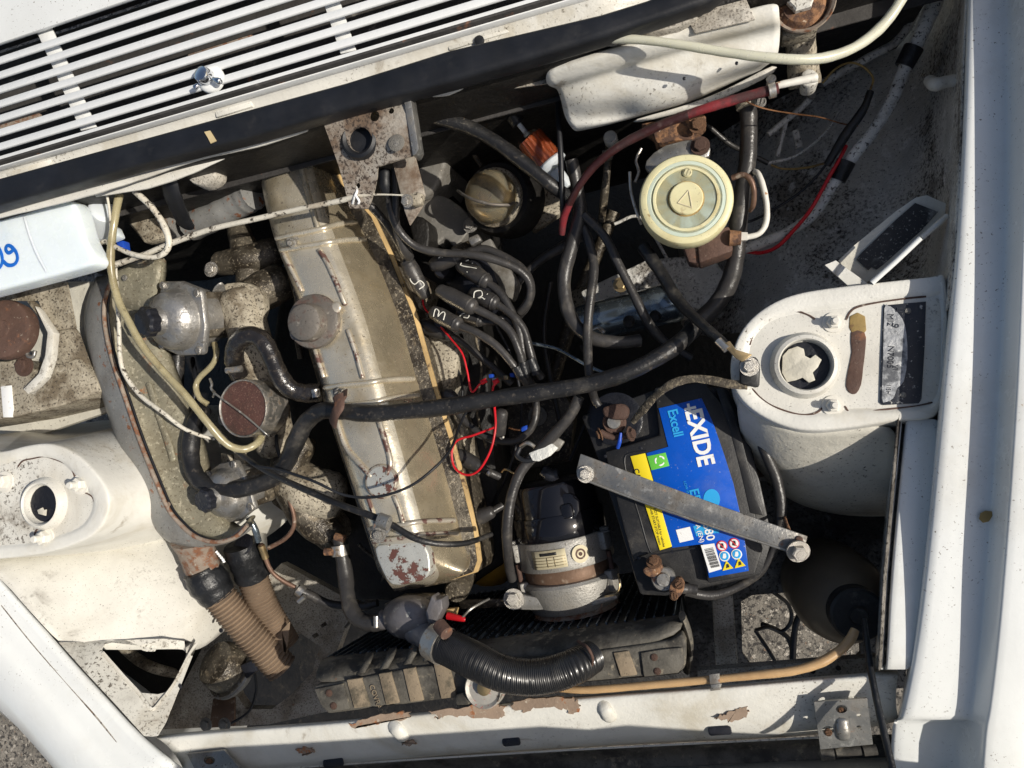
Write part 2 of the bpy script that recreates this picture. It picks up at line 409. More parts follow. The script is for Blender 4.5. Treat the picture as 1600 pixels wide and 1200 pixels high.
M['orange'] = mat('orange_corrosion', (.27, .14, .07), .8, layers=[((.09, .05, .035), 90, .45, .58, {}), ((.55, .42, .3), 160, .62, .7, {})], bump=((220, .0015), (600, .0004)), vary=.2)
M['steel'] = mat('worn_galvanised_steel', (.36, .355, .335), .36, .75, layers=[((.12, .10, .08), 14, .42, .62, {'rough': .6, 'metal': .3, 'amt': .85}), ((.55, .54, .50), 60, .56, .66, {'rough': .4, 'metal': .6, 'amt': .7}), (RUST2, 70, .60, .66, {'patch': (14, .44, .56), 'amt': .7}), ((.05, .045, .04), 280, .58, .66, {})], bump=((220, .0004), (50, .0006)), vary=.14)
M['bright'] = mat('bright_plated_steel', (.52, .50, .46), .36, .9, layers=[((.16, .12, .08), 90, .48, .66, {'rough': .65, 'metal': .3})], vary=.1, bump=(260, .0004))
M['chrome'] = mat('chrome', (.72, .73, .75), .08, 1.0, layers=[((.2, .2, .22), 120, .58, .66, {'rough': .3, 'metal': .8})], vary=.05)
M['plug'] = mat('black_plastic_knob', (.014, .015, .02), .32, vary=.2, bump=(160, .0008))
M['plastic'] = mat('black_battery_plastic', (.022, .022, .023), .45, layers=[((.11, .10, .085), 26, .5, .8, {'amt': .6}), ((.15, .14, .12), 380, .62, .7, {'amt': .6})], bump=(420, .00025), vary=.2)
M['gloss'] = mat('glossy_black_cover', (.006, .006, .008), .13, layers=[((.07, .06, .045), 22, .56, .8, {'rough': .5, 'amt': .6})], coat=.5, vary=.1)
M['clear'] = mat('yellowed_clear_tube', (.44, .39, .24), .22, trans=.3, sss=.25, layers=[((.20, .155, .075), 20, .46, .72, {'amt': .7, 'rough': .35}), ((.08, .06, .03), 160, .60, .68, {'amt': .5})], vary=.08)
M['milky'] = mat('milky_clear_tube', (.62, .61, .49), .28, sss=.5, trans=.12, layers=[((.42, .38, .26), 14, .5, .8, {'amt': .5, 'rough': .4})], vary=.05)
M['amber'] = mat('amber_nylon_tube', (.50, .33, .17), .35, sss=.4, layers=[((.3, .16, .07), 20, .5, .75, {'amt': .6})], vary=.1)
M['bottle'] = mat('frosted_plastic_bottle', (.72, .79, .82), .28, sss=.5, layers=[((.48, .62, .76), 9, .5, .8, {'amt': .5, 'rough': .3})], vary=.02)
M['ink'] = mat('blue_marker_ink', (.01, .13, .55), .45, vary=.1)
M['bluebit'] = mat('blue_plastic', (.01, .06, .40), .4, vary=.1)
M['resv'] = mat('yellowed_plastic_cap', (.66, .62, .38), .4, sss=.2, layers=[((.46, .38, .18), 9, .44, .70, {'amt': .7}), ((.26, .17, .07), 60, .58, .68, {'patch': (9, .46, .58), 'amt': .8}), ((.12, .09, .05), 300, .62, .68, {'amt': .7})], bump=(200, .0003), vary=.04)
M['resv2'] = mat('pale_green_plastic_cap', (.52, .60, .50), .42, sss=.25, layers=[((.50, .47, .3), 9, .5, .75, {'amt': .7})], vary=.04)
M['whitecable'] = mat('white_cable_sleeve', (.58, .55, .47), .5, layers=[((.30, .23, .15), 30, .46, .68, {'amt': .6}), ((.05, .04, .03), 150, .545, .575, {'patch': (30, .42, .5)}), ((.04, .03, .025), 400, .62, .67, {})], bump=((250, .0006), (60, .0006)), vary=.1)
M['whiteloom'] = mat('white_painted_sleeve', (.64, .63, .59), .55, layers=[((.16, .14, .12), 30, .50, .68, {'amt': .8}), ((.05, .045, .04), 240, .54, .64, {})], bump=((150, .0012), (50, .0012)), vary=.12)
M['tape'] = mat('black_insulating_tape', (.013, .014, .016), .38, bump=((120, .001), (30, .002)), layers=[((.08, .08, .08), 30, .55, .8, {'amt': .5})], vary=.3)
M['red'] = mat('red_wire_sleeve', (.55, .012, .02), .35, vary=.15)
M['redhose'] = mat('faded_red_hose', (.22, .022, .028), .5, layers=[((.035, .022, .022), 26, .40, .60, {'amt': .85}), ((.38, .20, .2), 150, .66, .74, {'amt': .5})], bump=(300, .0004), vary=.2)
M['copper'] = mat('copper_wire', (.62, .30, .14), .3, .9, vary=.1)
M['brass'] = mat('dull_brass', (.40, .30, .16), .35, .85, layers=[((.12, .08, .05), 60, .5, .7, {'rough': .6})], vary=.1)
M['pipe'] = mat('rusty_copper_pipe', (.17, .10, .07), .5, .4, layers=[((.30, .25, .2), 90, .55, .7, {})], bump=(300, .0004), vary=.2)
M['whitepipe'] = mat('white_painted_pipe', (.66, .64, .58), .45, layers=[((.36, .18, .08), 60, .62, .7, {}), ((.05, .04, .03), 180, .66, .7, {})], vary=.05)
M['duct'] = mat('brown_corrugated_paper', (.235, .17, .115), .75, layers=[((.10, .07, .05), 20, .5, .75, {'amt': .6}), ((.42, .36, .28), 200, .6, .7, {'amt': .6})], bump=(300, .0006), vary=.12)
M['cork'] = mat('tan_cork_gasket', (.55, .38, .17), .75, layers=[((.08, .05, .03), 50, .55, .68, {})], bump=(300, .0006), vary=.2)
M['braid'] = mat('frayed_braided_strap', (.12, .10, .075), .55, .4, layers=[((.32, .27, .19), 260, .5, .62, {'metal': .6})], bump=((500, .0015), (120, .001)), vary=.3)
M['glass'] = mat('clear_globe_glass', (.92, .86, .66), .05, trans=.9, ior=1.45, vary=.02)
M['fuel'] = mat('red_brown_filter_element', (.36, .075, .02), .4, sss=.0, vary=.15)
M['filterbody'] = mat('hazy_clear_plastic', (.9, .88, .8), .08, trans=1.0, vary=.03)
M['filterend'] = mat('white_translucent_plastic', (.55, .59, .62), .4, sss=.4, vary=.05)
M['gun'] = mat('blue_grey_coil_can', (.24, .29, .33), .22, .85, layers=[((.09, .11, .13), 24, .5, .7, {'amt': .6}), ((.25, .25, .23), 300, .66, .72, {})], vary=.12)
M['thermo'] = mat('dull_grey_casting', (.19, .18, .185), .5, .5, layers=[((.42, .42, .38), 60, .60, .68, {'metal': .1}), ((.07, .06, .055), 20, .45, .7, {'amt': .7})], bump=((150, .0008), (500, .0003)), vary=.12)
M['tank'] = mat('dusty_black_tank', (.13, .12, .10), .65, layers=[((.04, .037, .032), 14, .42, .60, {}), ((.22, .09, .045), 50, .66, .71, {'patch': (12, .46, .58)}), ((.30, .26, .19), 60, .55, .7, {'amt': .7}), ((.04, .033, .025), 300, .6, .68, {})], bump=((110, .0012), (400, .0004)), vary=.15)
M['tanklight'] = mat('dusty_tan_tank_band', (.26, .205, .14), .75, layers=[((.10, .085, .06), 30, .5, .66, {}), ((.35, .42, .36), 22, .64, .72, {'amt': .7}), ((.04, .033, .025), 300, .62, .68, {})], bump=((120, .001), (400, .0004)), vary=.12)
M['capred'] = mat('red_flaked_cap', (.42, .40, .36), .5, .3, layers=[((.36, .06, .05), 190, .60, .64, {'amt': .8}), ((.1, .08, .06), 60, .6, .7, {})], bump=(200, .0006), vary=.1)
M['fin'] = mat('radiator_core', (.012, .014, .017), .5, .3, vary=.2)
M['amberbox'] = mat('amber_plastic', (.42, .23, .03), .4, vary=.15)
M['dustgrey'] = mat('dusty_grey_casting', (.235, .225, .205), .55, .35, layers=[((.085, .075, .06), 22, .45, .68, {}), ((.42, .39, .33), 280, .62, .69, {})], bump=((160, .0007), (500, .0003)), vary=.12)
M['altalu'] = mat('grainy_alternator_casting', (.36, .35, .325), .5, .6, layers=[((.16, .14, .11), 16, .46, .7, {'amt': .7}), ((.1, .09, .07), 420, .55, .66, {'amt': .8})], bump=((420, .0006), (60, .0006)), vary=.12)
M['lami'] = mat('brown_laminations', (.14, .085, .055), .6, .3, layers=[((.26, .2, .15), 90, .55, .7, {})], bump=(300, .0005), vary=.2)
M['asphalt'] = mat('asphalt', (.22, .20, .17), .85, layers=[((.46, .42, .36), 75, .54, .58, {'h': .003}), ((.06, .055, .05), 95, .52, .57, {}), ((.24, .16, .11), 90, .62, .68, {})], bump=((140, .006), (500, .002)), vary=.2)
M['yellow'] = mat('yellow_label', (.78, .62, .02), .35, vary=.02)
M['labelblue'] = mat('blue_label_print', (.004, .085, .50), .26, layers=[((.22, .22, .22), 12, .50, .76, {'amt': .22, 'rough': .5}), ((.5, .5, .48), 260, .64, .70, {'amt': .5}), ((.3, .28, .24), 60, .66, .72, {'amt': .5})], vary=.06)
M['cyan'] = mat('light_blue_print', (.03, .35, .72), .35, vary=.04)
M['green'] = mat('green_print', (.13, .52, .06), .35, vary=.04)
M['ltext'] = mat('white_print', (.80, .81, .80), .4, layers=[((.4, .36, .28), 130, .6, .68, {'amt': .7})], vary=.03)
M['dtext'] = mat('black_print', (.02, .02, .02), .5, vary=.1)
M['warnred'] = mat('red_print', (.65, .03, .04), .4, vary=.05)
M['chalk'] = mat('white_paint_pen', (.66, .65, .58), .6, vary=.08)
M['ptag'] = mat('black_worn_plate', (.030, .034, .044), .4, .3, layers=[((.40, .40, .39), 60, .60, .66, {'metal': .3, 'rough': .5}), ((.50, .49, .45), 160, .62, .66, {'metal': .2})], bump=(140, .0008), vary=.15)
M['paperlab'] = mat('aged_paper_label', (.55, .49, .33), .6, layers=[((.3, .24, .14), 40, .5, .7, {'amt': .6})], vary=.08)
M['peel'] = mat('peeling_white_film', (.58, .55, .46), .6, vary=.1, bump=(90, .002))
M['ochre'] = mat('ochre_stain', (.36, .25, .09), .75, layers=[((.14, .08, .04), 70, .5, .65, {})], bump=(200, .0008), vary=.2)
M['blackcap'] = mat('black_cap_rubber', (.02, .02, .02), .5, layers=[((.13, .12, .11), 60, .55, .75, {'amt': .6})], bump=(200, .0006), vary=.3)
M['brownplastic'] = mat('brown_tinted_bottle', (.17, .135, .095), .4, sss=.2, vary=.1)
M['leaf'] = mat('dry_leaf_scrap', (.45, .36, .2), .7, vary=.2)
M['foil'] = mat('torn_silver_tape', (.66, .66, .62), .45, .1, vary=.1, bump=(120, .003))
M['wingdirt'] = mat('dusty_inner_wing', (.66, .645, .60), .75, layers=[((.16, .14, .115), 7, .46, .62, {'amt': .85}), ((.05, .042, .036), 200, .48, .60, {'patch': (7, .40, .58)}), ((.80, .79, .76), 45, .56, .66, {'amt': .7}), ((.03, .026, .022), 300, .58, .66, {})], bump=((70, .003), (380, .0010)), vary=.18)
M['tray'] = mat('dark_drain_tray', (.045, .042, .04), .8, layers=[((.30, .28, .25), 14, .60, .70, {'amt': .6}), ((.16, .08, .05), 30, .62, .7, {})], bump=(90, .002), vary=.2)
M['creamgrey'] = mat('cream_grey_panel', (.56, .54, .47), .5, layers=[((.24, .21, .16), 8, .46, .74, {'amt': .7}), ((.06, .05, .04), 240, .58, .67, {'patch': (9, .42, .62)})], bump=((60, .0015), (400, .0003)), vary=.08)  # cream-grey paint of wheel house, bracket and wing shelf
M['bracketdirt'] = mat('brown_stained_bracket', (.44, .40, .34), .5, .35, layers=[((.13, .085, .055), 16, .40, .62, {'amt': .95}), ((.045, .032, .025), 260, .48, .60, {'patch': (10, .34, .55)})], bump=((120, .001), (420, .0005)), vary=.12)
M['worn'] = mat('worn_bare_plate', (.36, .37, .38), .45, .45, layers=[((.06, .065, .075), 45, .47, .60, {'amt': .85}), ((.62, .62, .60), 120, .60, .66, {})], bump=(160, .0008), vary=.15)
M['capgrey'] = mat('brown_grey_oil_cap', (.20, .18, .155), .42, .4, layers=[((.09, .05, .04), 40, .50, .62, {'amt': .8}), ((.38, .35, .30), 60, .58, .68, {'amt': .7}), ((.04, .035, .03), 260, .58, .66, {})], bump=((180, .0006), (50, .0008)), vary=.15)
M['silverolive'] = mat('olive_rocker_paint', (.54, .46, .32), .26, .74, layers=[((.16, .115, .05), 9, .44, .70, {'rough': .4, 'metal': .5, 'amt': .75}), ((.06, .045, .03), 200, .60, .68, {'patch': (8, .4, .58)}), ((.62, .57, .46), 16, .58, .74, {'metal': .6, 'rough': .3, 'amt': .6})], bump=(180, .0004), vary=.1)  # darker, more olive version of the rocker cover paint
M['padblack'] = mat('dusty_black_paint', (.018, .019, .021), .5, layers=[((.30, .30, .285), 22, .52, .66, {'amt': .7}), ((.40, .39, .36), 320, .58, .65, {'amt': .7})], bump=(200, .0006), vary=.2)
# ---------------------------------------------------------------- setting: ground
g = 14
mk('ground', [Vector((-g, -g, 0)), Vector((g, -g, 0)), Vector((g, g, 0)), Vector((-g, g, 0))], [(0, 1, 2, 3)], M['asphalt'], kind='structure', label='pale worn asphalt under the car')

# ---------------------------------------------------------------- the car's body shell
car = thing('car_body', (.0, .0, .0) and Vector((0, 0, .35)), 'white painted car engine bay shell with inner wings, strut towers and front panel', 'car body')
S = lambda *a: list(a)
# right hand wing: inner wall, shelf, gutter wall, crowned top, outer skin
def rw(v, bl, gf, ft, drop=0.0):
    zb = .885 - max(0, v - 650) * .00008
    h = .036 - max(0, min(v, 600)) * .0000125 - max(0, v - 900) * .00003
    o = [(bl - 5, v, .70), (bl - 4, v, .80), (bl - 2, v, zb - .006), (bl + 3, v, zb), (bl + (gf - bl) * .35, v, zb), (gf - 2, v, zb - .004), (gf + 2, v, zb),
         (ft - 4, v, zb + h - .004), (ft - 1, v, zb + h - .0006), (ft + 4, v, zb + h), (ft + 70, v, zb + h + .002), (ft + 190, v, zb + h - .012)]
    W = [P(*p) for p in o]
    for w_ in W[2:7]: w_.z -= drop
    e = W[-1]
    W += [Vector((e.x + .03, e.y, e.z - .10)), Vector((e.x + .03, e.y, .50))]
    return W
rows = [rw(-260, 1530, 1578, 1608), rw(-60, 1514, 1577, 1606), rw(0, 1512, 1576, 1606), rw(150, 1507, 1576, 1604), rw(300, 1500, 1574, 1601), rw(450, 1489, 1569, 1597), rw(600, 1472, 1561, 1591),
        rw(750, 1459, 1552, 1581), rw(900, 1444, 1540, 1570), rw(1000, 1431, 1532, 1561), rw(1060, 1420, 1524, 1554), rw(1110, 1409, 1516, 1548), rw(1128, 1405, 1513, 1544), rw(1133, 1404, 1512, 1543, .02), rw(1150, 1402, 1510, 1540, .03), rw(1320, 1400, 1500, 1530, .03)]
def skin(name, W, mat, parent, solid=.0012, sub=1, **k):
    return loft(name, W, mat, parent, sub=sub, solid=solid, **k)
fr = skin('fender', rows, M['fender'], car)
# ochre tree-sap spot on the gutter floor
prism('sap_spot', [(1532, 802), (1540, 798), (1550, 799), (1551, 806), (1545, 815), (1536, 817), (1530, 811)], .8745, .001, M['ochre'], fr, bevel=.0003)
# lower lit flange in front of the strut tower (with the slot beside it)
def fl(v, a, b, c, d):
    return [(a - 8, v, .72), (a, v, .843), (a + 5, v, .844), (a + 6, v, .82), (a + 9, v, .82), (a + 10, v, .844), (b, v, .846), (c, v, .846), (d - 8, v, .845), (d + 4, v, .845)]
loft('inner_flange', [fl(655, 1405, 1418, 1440, 1468), fl(750, 1396, 1408, 1430, 1459), fl(900, 1381, 1393, 1414, 1442), fl(1000, 1377, 1388, 1406, 1430), fl(1046, 1374, 1385, 1400, 1421)], M['fender'], car, sub=1, solid=.001)
# engine-bay side wall (right) running down from the flange
def wall(pts, ztop, zbot, mat, name, out=0.0, parent=car, push=Vector((0, 0, 0))):
    T = [V3(p, ztop) for p in pts]
    return loft(name, [T, [t + push * .5 + Vector((0, 0, (zbot - ztop) / 2)) for t in T], [t + push + Vector((0, 0, zbot - ztop)) for t in T]], mat, parent, sub=0, solid=.002)
wall([(1405, 648), (1382, 900), (1374, 1048)], .85, .36, M['grime'], 'wing_wall', push=Vector((.24, 0, 0)))
# inner wing behind the strut tower: grimy sloping floor and its wall
loft('inner_wing', [
    [(1030, -90, .36), (1150, -80, .46), (1260, -70, .56), (1400, -70, .60), (1470, -70, .66), (1502, -70, .76), (1512, -70, .87)],
    [(1060, 20, .36), (1160, 20, .48), (1262, 20, .57), (1400, 20, .60), (1462, 20, .66), (1498, 20, .76), (1508, 20, .872)],
    [(1060, 150, .36), (1165, 150, .50), (1270, 150, .59), (1400, 150, .62), (1452, 150, .67), (1490, 150, .77), (1503, 150, .874)],
    [(1060, 270, .36), (1165, 280, .52), (1270, 290, .61), (1390, 290, .63), (1440, 285, .67), (1482, 290, .77), (1498, 300, .875)],
    [(1060, 380, .36), (1160, 385, .53), (1265, 390, .63), (1380, 395, .65), (1440, 395, .69), (1474, 400, .78), (1490, 410, .876)],
    [(1060, 460, .36), (1150, 450, .53), (1260, 440, .64), (1370, 440, .67), (1440, 440, .72), (1470, 445, .80), (1486, 450, .876)],
    [(1060, 530, .36), (1140, 520, .56), (1250, 510, .67), (1370, 500, .71), (1440, 490, .75), (1468, 490, .81), (1480, 490, .86)]], M['wingdirt'], car, sub=2, solid=.0015)
# chassis leg running beside the right of the engine
prism('chassis_leg', [(905, 455), (1010, 405), (1110, 395), (1135, 430), (1130, 480), (930, 500)], .58, .10, M['wingdirt'], car, bevel=.006)

# right strut tower: pressed top plate, flared sides
tw = [(1457, 432), (1380, 440), (1300, 449), (1235, 461), (1188, 485), (1157, 518), (1142, 560), (1144, 600), (1165, 632), (1207, 659), (1260, 673), (1330, 668), (1400, 657), (1468, 645), (1480, 540), (1478, 436)]
tower_mat = M['white']
def tower(outline, inner, zt, foot, mat, lean=Vector((0, 0, 0))):
    O = smooth_outline(outline, 3); I = smooth_outline(inner, 3)
    top = [P(u, v, zt) for u, v in O]
    c = sum(top, Vector()) / len(top)
    def ex(k, dz):
        r = []
        for p in top:
            e = p - c; e.z = 0
            r.append(p + e.normalized() * k + Vector((0, 0, dz)) + lean * (-dz / .4))
        return r
    R = [[P(u, v, zt - .006) for u, v in [(c2[0], c2[1]) for c2 in I]]]
    I2 = [P(u, v, zt - .0055) for u, v in I]
    cI = sum(I2, Vector()) / len(I2)
    rows = [[cI + (p - cI) * .001 for p in I2], [cI + (p - cI) * .97 for p in I2], [p + Vector((0, 0, .002)) for p in I2], [p + (p - cI).normalized() * .004 + Vector((0, 0, .0052)) for p in I2],
            ex(-.007, 0), ex(-.0018, -.0002), ex(0, -.002), ex(.001, -.008), ex(.005, -.05), ex(.02, -.14), ex(foot, -.40)]
    return rows
inr = [(1455, 462), (1395, 466), (1330, 478), (1262, 486), (1205, 500), (1175, 530), (1167, 562), (1168, 592), (1182, 616), (1218, 640), (1262, 648), (1330, 640), (1390, 640), (1462, 628), (1472, 540), (1470, 466)]
strut = loft('strut_tower', tower(tw, inr, .85, .03, tower_mat, Vector((.06, -.05, 0))), tower_mat, car, sub=1, solid=0, closed=True)
prism('recess_floor', [(1262 + (u - 1262) * .985 + (6 if u > 1300 else 0), 562 + (v - 562) * .975) for u, v in inr], .8462, .001, M['cream'], strut, bevel=0, smo=3)
lathe('mounting_ring', (1257, 571, .846), UP, [(.0245, -.001), (.0275, -.001), (.029, .006), (.0285, .012), (.030, .0145), (.034, .013), (.0365, .006), (.039, -.001)], M['cream'], strut, 48)
lathe('mounting_hole', (1257, 571, .8475), UP, [(1e-5, 0), (.0272, 0), (.0272, -.0005)], M['plug'], strut, 40)
prism('peeling_film', [(1223, 556), (1232, 546), (1246, 541), (1256, 545), (1258, 556), (1266, 560), (1274, 554), (1284, 562), (1278, 574), (1270, 582), (1274, 594), (1264, 598), (1254, 590), (1244, 594), (1230, 597), (1222, 582)], .853, .003, M['peel'], strut, bevel=.0006)
for uv in ((1302, 504), (1301, 634)):
    fast('stud', (*uv, .847), 10.5, M['whitepipe'], strut, h=1.25, name='nut')
# wheel house wall dropping in front of the tower
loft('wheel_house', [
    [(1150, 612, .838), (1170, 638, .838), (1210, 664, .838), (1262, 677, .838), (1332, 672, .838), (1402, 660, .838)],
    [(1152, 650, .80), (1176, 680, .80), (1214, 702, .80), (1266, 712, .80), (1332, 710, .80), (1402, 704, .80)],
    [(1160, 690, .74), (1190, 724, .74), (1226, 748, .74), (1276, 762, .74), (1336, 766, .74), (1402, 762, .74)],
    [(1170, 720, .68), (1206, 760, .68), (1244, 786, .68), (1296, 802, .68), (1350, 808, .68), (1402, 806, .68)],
    [(1176, 726, .55), (1210, 766, .55), (1248, 790, .55), (1300, 804, .55), (1352, 808, .55), (1402, 806, .55)]], M['creamgrey'], car, sub=2, solid=.0015)
# crack lines in the seam sealer
for pts in ([(1171, 540), (1178, 520), (1192, 504), (1218, 492), (1243, 487), (1262, 491), (1274, 499)], [(1176, 608), (1190, 622), (1210, 635), (1240, 646), (1262, 649), (1279, 644), (1287, 634)],
            [(1322, 499), (1328, 488), (1340, 480), (1372, 472), (1420, 466), (1448, 463)], [(1320, 634), (1332, 646), (1380, 641), (1430, 634), (1456, 628)]):
    tube('sealer_crack', [(a + random.uniform(-1, 1), b + random.uniform(-1, 1), .8468) for a, b in pts], [2.4 + random.random() * 1.6 for _ in pts], M['rust'], strut, seg=6, flat=.5)
# rusted slot
prism('rusted_slot', [(1330, 519), (1351, 519), (1353, 540), (1349, 575), (1346, 600), (1338, 615), (1328, 614), (1322, 603), (1325, 580), (1331, 550)], .8478, .003, M['rust'], strut, bevel=.001, smo=2)
prism('ochre_stain', [(1328, 494), (1340, 488), (1352, 494), (1354, 516), (1350, 521), (1332, 521), (1327, 512)], .8474, .003, M['ochre'], strut, bevel=.001)
# black bracket behind the tower
br = plate('support_bracket', [(1310, 407), (1334, 384), (1400, 330), (1430, 309), (1448, 305), (1478, 318), (1476, 334), (1440, 368), (1372, 430), (1352, 442), (1330, 432)], .815, M['creamgrey'], car, thick=.004, zf=lambda u, v: .835 - (v - 300) * .00012 - .02)
zb = lambda u, v: .8375 - (v - 300) * .00012 - .02
plate('worn_black_pad', [(1338, 405), (1345, 396), (1398, 345), (1430, 317), (1466, 331), (1440, 360), (1380, 414), (1370, 421), (1362, 417), (1357, 422), (1350, 416)], 0, M['padblack'], br, thick=.001, zf=zb)
tube('folded_edge', [(1362, 442, .85), (1400, 408, .855), (1438, 372, .86)], 9, M['fender'], br, seg=8, res=3)
tube('folded_edge', [(1440, 372, .845), (1480, 337, .845)], 9, M['white'], br, seg=8, res=3)
plate('bracket_foot', [(1289, 414), (1306, 407), (1352, 440), (1356, 443), (1326, 447)], .81, M['white'], br, thick=.003)
# stub of pipe out of the wing
tube('wing_stub', [(1500, 124, .80), (1478, 128, .80), (1462, 132, .80), (1452, 126, .785)], [18, 20, 21, 18], M['white'], car, capround=True)

# identification plate, riveted
idp = prism('identification_plate', [(1381, 477), (1447, 471), (1445, 540), (1440, 624), (1436, 630), (1380, 633), (1375, 629), (1377, 560)], .8482, .002, M['ptag'], None, bevel=.0004, label='worn black identification plate riveted to the strut tower beside the fender', cat='plate')
for uv in ((1418.5, 485.5), (1411, 617)): fast('rivet', (*uv, .8483), 5, M['steel'], idp)
prism('worn_area', [(1382, 482), (1388, 478), (1396, 482), (1410, 498), (1416, 520), (1418, 560), (1412, 596), (1402, 606), (1396, 622), (1384, 628), (1378, 622), (1380, 560)], .8486, .001, M['worn'], idp, bevel=0, smo=2)
for body, a, b, h in (('MI2', (1386, 520), (1387, 490), 9), ('LJ', (1401, 516), (1402, 480), 8), ('9', (1392, 524), (1393, 505), 11), ('N7005', (1386, 585), (1388, 540), 9), ('VI', (1395, 590), (1396, 570), 7), ('1ISH', (1384, 628), (1386, 600), 6)):
    text('stamped_text', body, (*b, .8487), (*a, .8487), h, M['ptag'], idp, ext=.0002, lift=.0003)

# left strut tower
tl = [(-120, 690), (-40, 700), (0, 706), (37, 697), (75, 693), (112, 705), (148, 737), (169, 772), (167, 806), (148, 834), (112, 852), (62, 866), (0, 873), (-60, 878), (-130, 880), (-150, 790)]
il = [(-100, 730), (-40, 730), (0, 726), (32, 716), (66, 714), (98, 722), (122, 745), (146, 774), (146, 800), (130, 822), (104, 834), (56, 848), (0, 853), (-50, 856), (-110, 856), (-130, 790)]
sl_ = loft('strut_tower', tower(tl, il, .85, .075, M['white']), M['white'], car, sub=1, solid=0, closed=True)
prism('recess_floor', [(20 + (u - 20) * .985, 786 + (v - 786) * .975) for u, v in il], .8462, .001, M['cream'], sl_, bevel=0, smo=3)
lathe('mounting_ring', (71, 787, .846), UP, [(.0235, -.001), (.0265, -.001), (.029, .004), (.029, .010), (.031, .0125), (.034, .011), (.037, .005), (.040, -.001)], M['cream'], sl_, 48)
lathe('mounting_hole', (71, 787, .8475), UP, [(1e-5, 0), (.0262, 0), (.0262, -.0005)], M['plug'], sl_, 40)
prism('peeling_film', [(58, 797), (66, 793), (68, 797), (72, 796), (71, 806), (60, 803)], .851, .002, M['peel'], sl_, bevel=.0004)
for uv in ((8, 752), (126, 757), (71, 840)):
    fast('stud', (*uv, .847), 10.5, M['whitepipe'], sl_, h=1.25, name='nut')
for pts in ([(27, 730), (36, 720), (50, 716), (68, 714), (86, 718), (104, 725), (114, 736), (118, 748)], [(132, 769), (144, 778), (148, 795), (143, 812), (133, 827), (120, 832), (112, 838)], [(2, 862), (30, 858), (55, 854)], [(55, 852), (56, 832), (66, 824), (78, 826)]):
    tube('sealer_crack', [(a + random.uniform(-1, 1), b + random.uniform(-1, 1), .8468) for a, b in pts], [2.0 + random.random() * 1.4 for _ in pts], M['rust'], sl_, seg=6, flat=.5)

# left inner wing: arch behind/in front of the tower and the front section with its triangular opening
loft('wheel_arch', [
    [(-150, 830, .86), (-60, 860, .85), (5, 905, .845), (30, 936, .842), (60, 968, .84), (102, 1016, .828)],
    [(-150, 860, .83), (-20, 872, .82), (60, 880, .81), (95, 925, .80), (120, 970, .80), (140, 1014, .80)],
    [(0, 840, .72), (110, 842, .73), (170, 860, .745), (205, 905, .755), (205, 960, .765), (200, 1016, .77)],
    [(120, 770, .62), (215, 800, .66), (255, 835, .69), (280, 900, .71), (270, 960, .735), (258, 1014, .755)],
    [(200, 690, .50), (290, 760, .58), (340, 820, .63), (345, 900, .66), (325, 955, .69), (292, 1014, .73)],
    [(300, 640, .36), (380, 740, .42), (420, 820, .46), (420, 900, .50), (380, 960, .58), (314, 1020, .68)]], M['cream'], car, sub=2, solid=.0015)
zl = lambda u, v: .838 - max(0, (u - (92 + (v - 1004) * .875))) * .00055
plate('wing_panel', [(92, 1004, .836), (132, 1003, .8035), (196, 1000, .776), (255, 998, .759), (288, 1002, .738), (308, 1006, .70), (300, 1025), (278, 1080), (258, 1130), (246, 1150), (238, 1151), (225, 1150), (180, 1100), (135, 1052)], 0, M['cream'], car,
      holes=[[(158, 1015), (163, 1007), (175, 1004), (218, 1009), (222, 1016), (229, 1018), (241, 1018), (246, 1011), (286, 1015), (291, 1020), (290, 1030), (268, 1072), (258, 1082), (246, 1085), (220, 1083), (214, 1077), (162, 1025)], [(233, 1013), (236, 1011), (238, 1014), (235, 1016)], [(233, 1091), (236, 1089), (238, 1092), (235, 1094)]], thick=.002, zf=zl)
# rolled lips of the opening, added black sheet beyond
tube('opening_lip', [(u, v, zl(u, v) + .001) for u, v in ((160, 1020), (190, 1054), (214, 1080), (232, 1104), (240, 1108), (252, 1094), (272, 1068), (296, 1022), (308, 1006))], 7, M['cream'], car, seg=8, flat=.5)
prism('hole_darkener', [(120, 985), (330, 985), (330, 1130), (150, 1130)], .535, .02, M['black'], car, bevel=0)  # black sheet added behind the opening so it looks deep and dark
tube('steering_stay', [(180, 1000, .55), (215, 1030, .56), (248, 1046, .56), (300, 1056, .50)], [15, 16, 17, 12], M['castpale'], car)
for uv in ((62, 931), (281, 1073), (345, 985)):
    disc('drain_hole', *uv, zl(*uv) + .0015 if uv[1] > 1000 else .817 if uv[0] < 100 else .70, 3.6, .0008, M['plug'], car, seg=14)
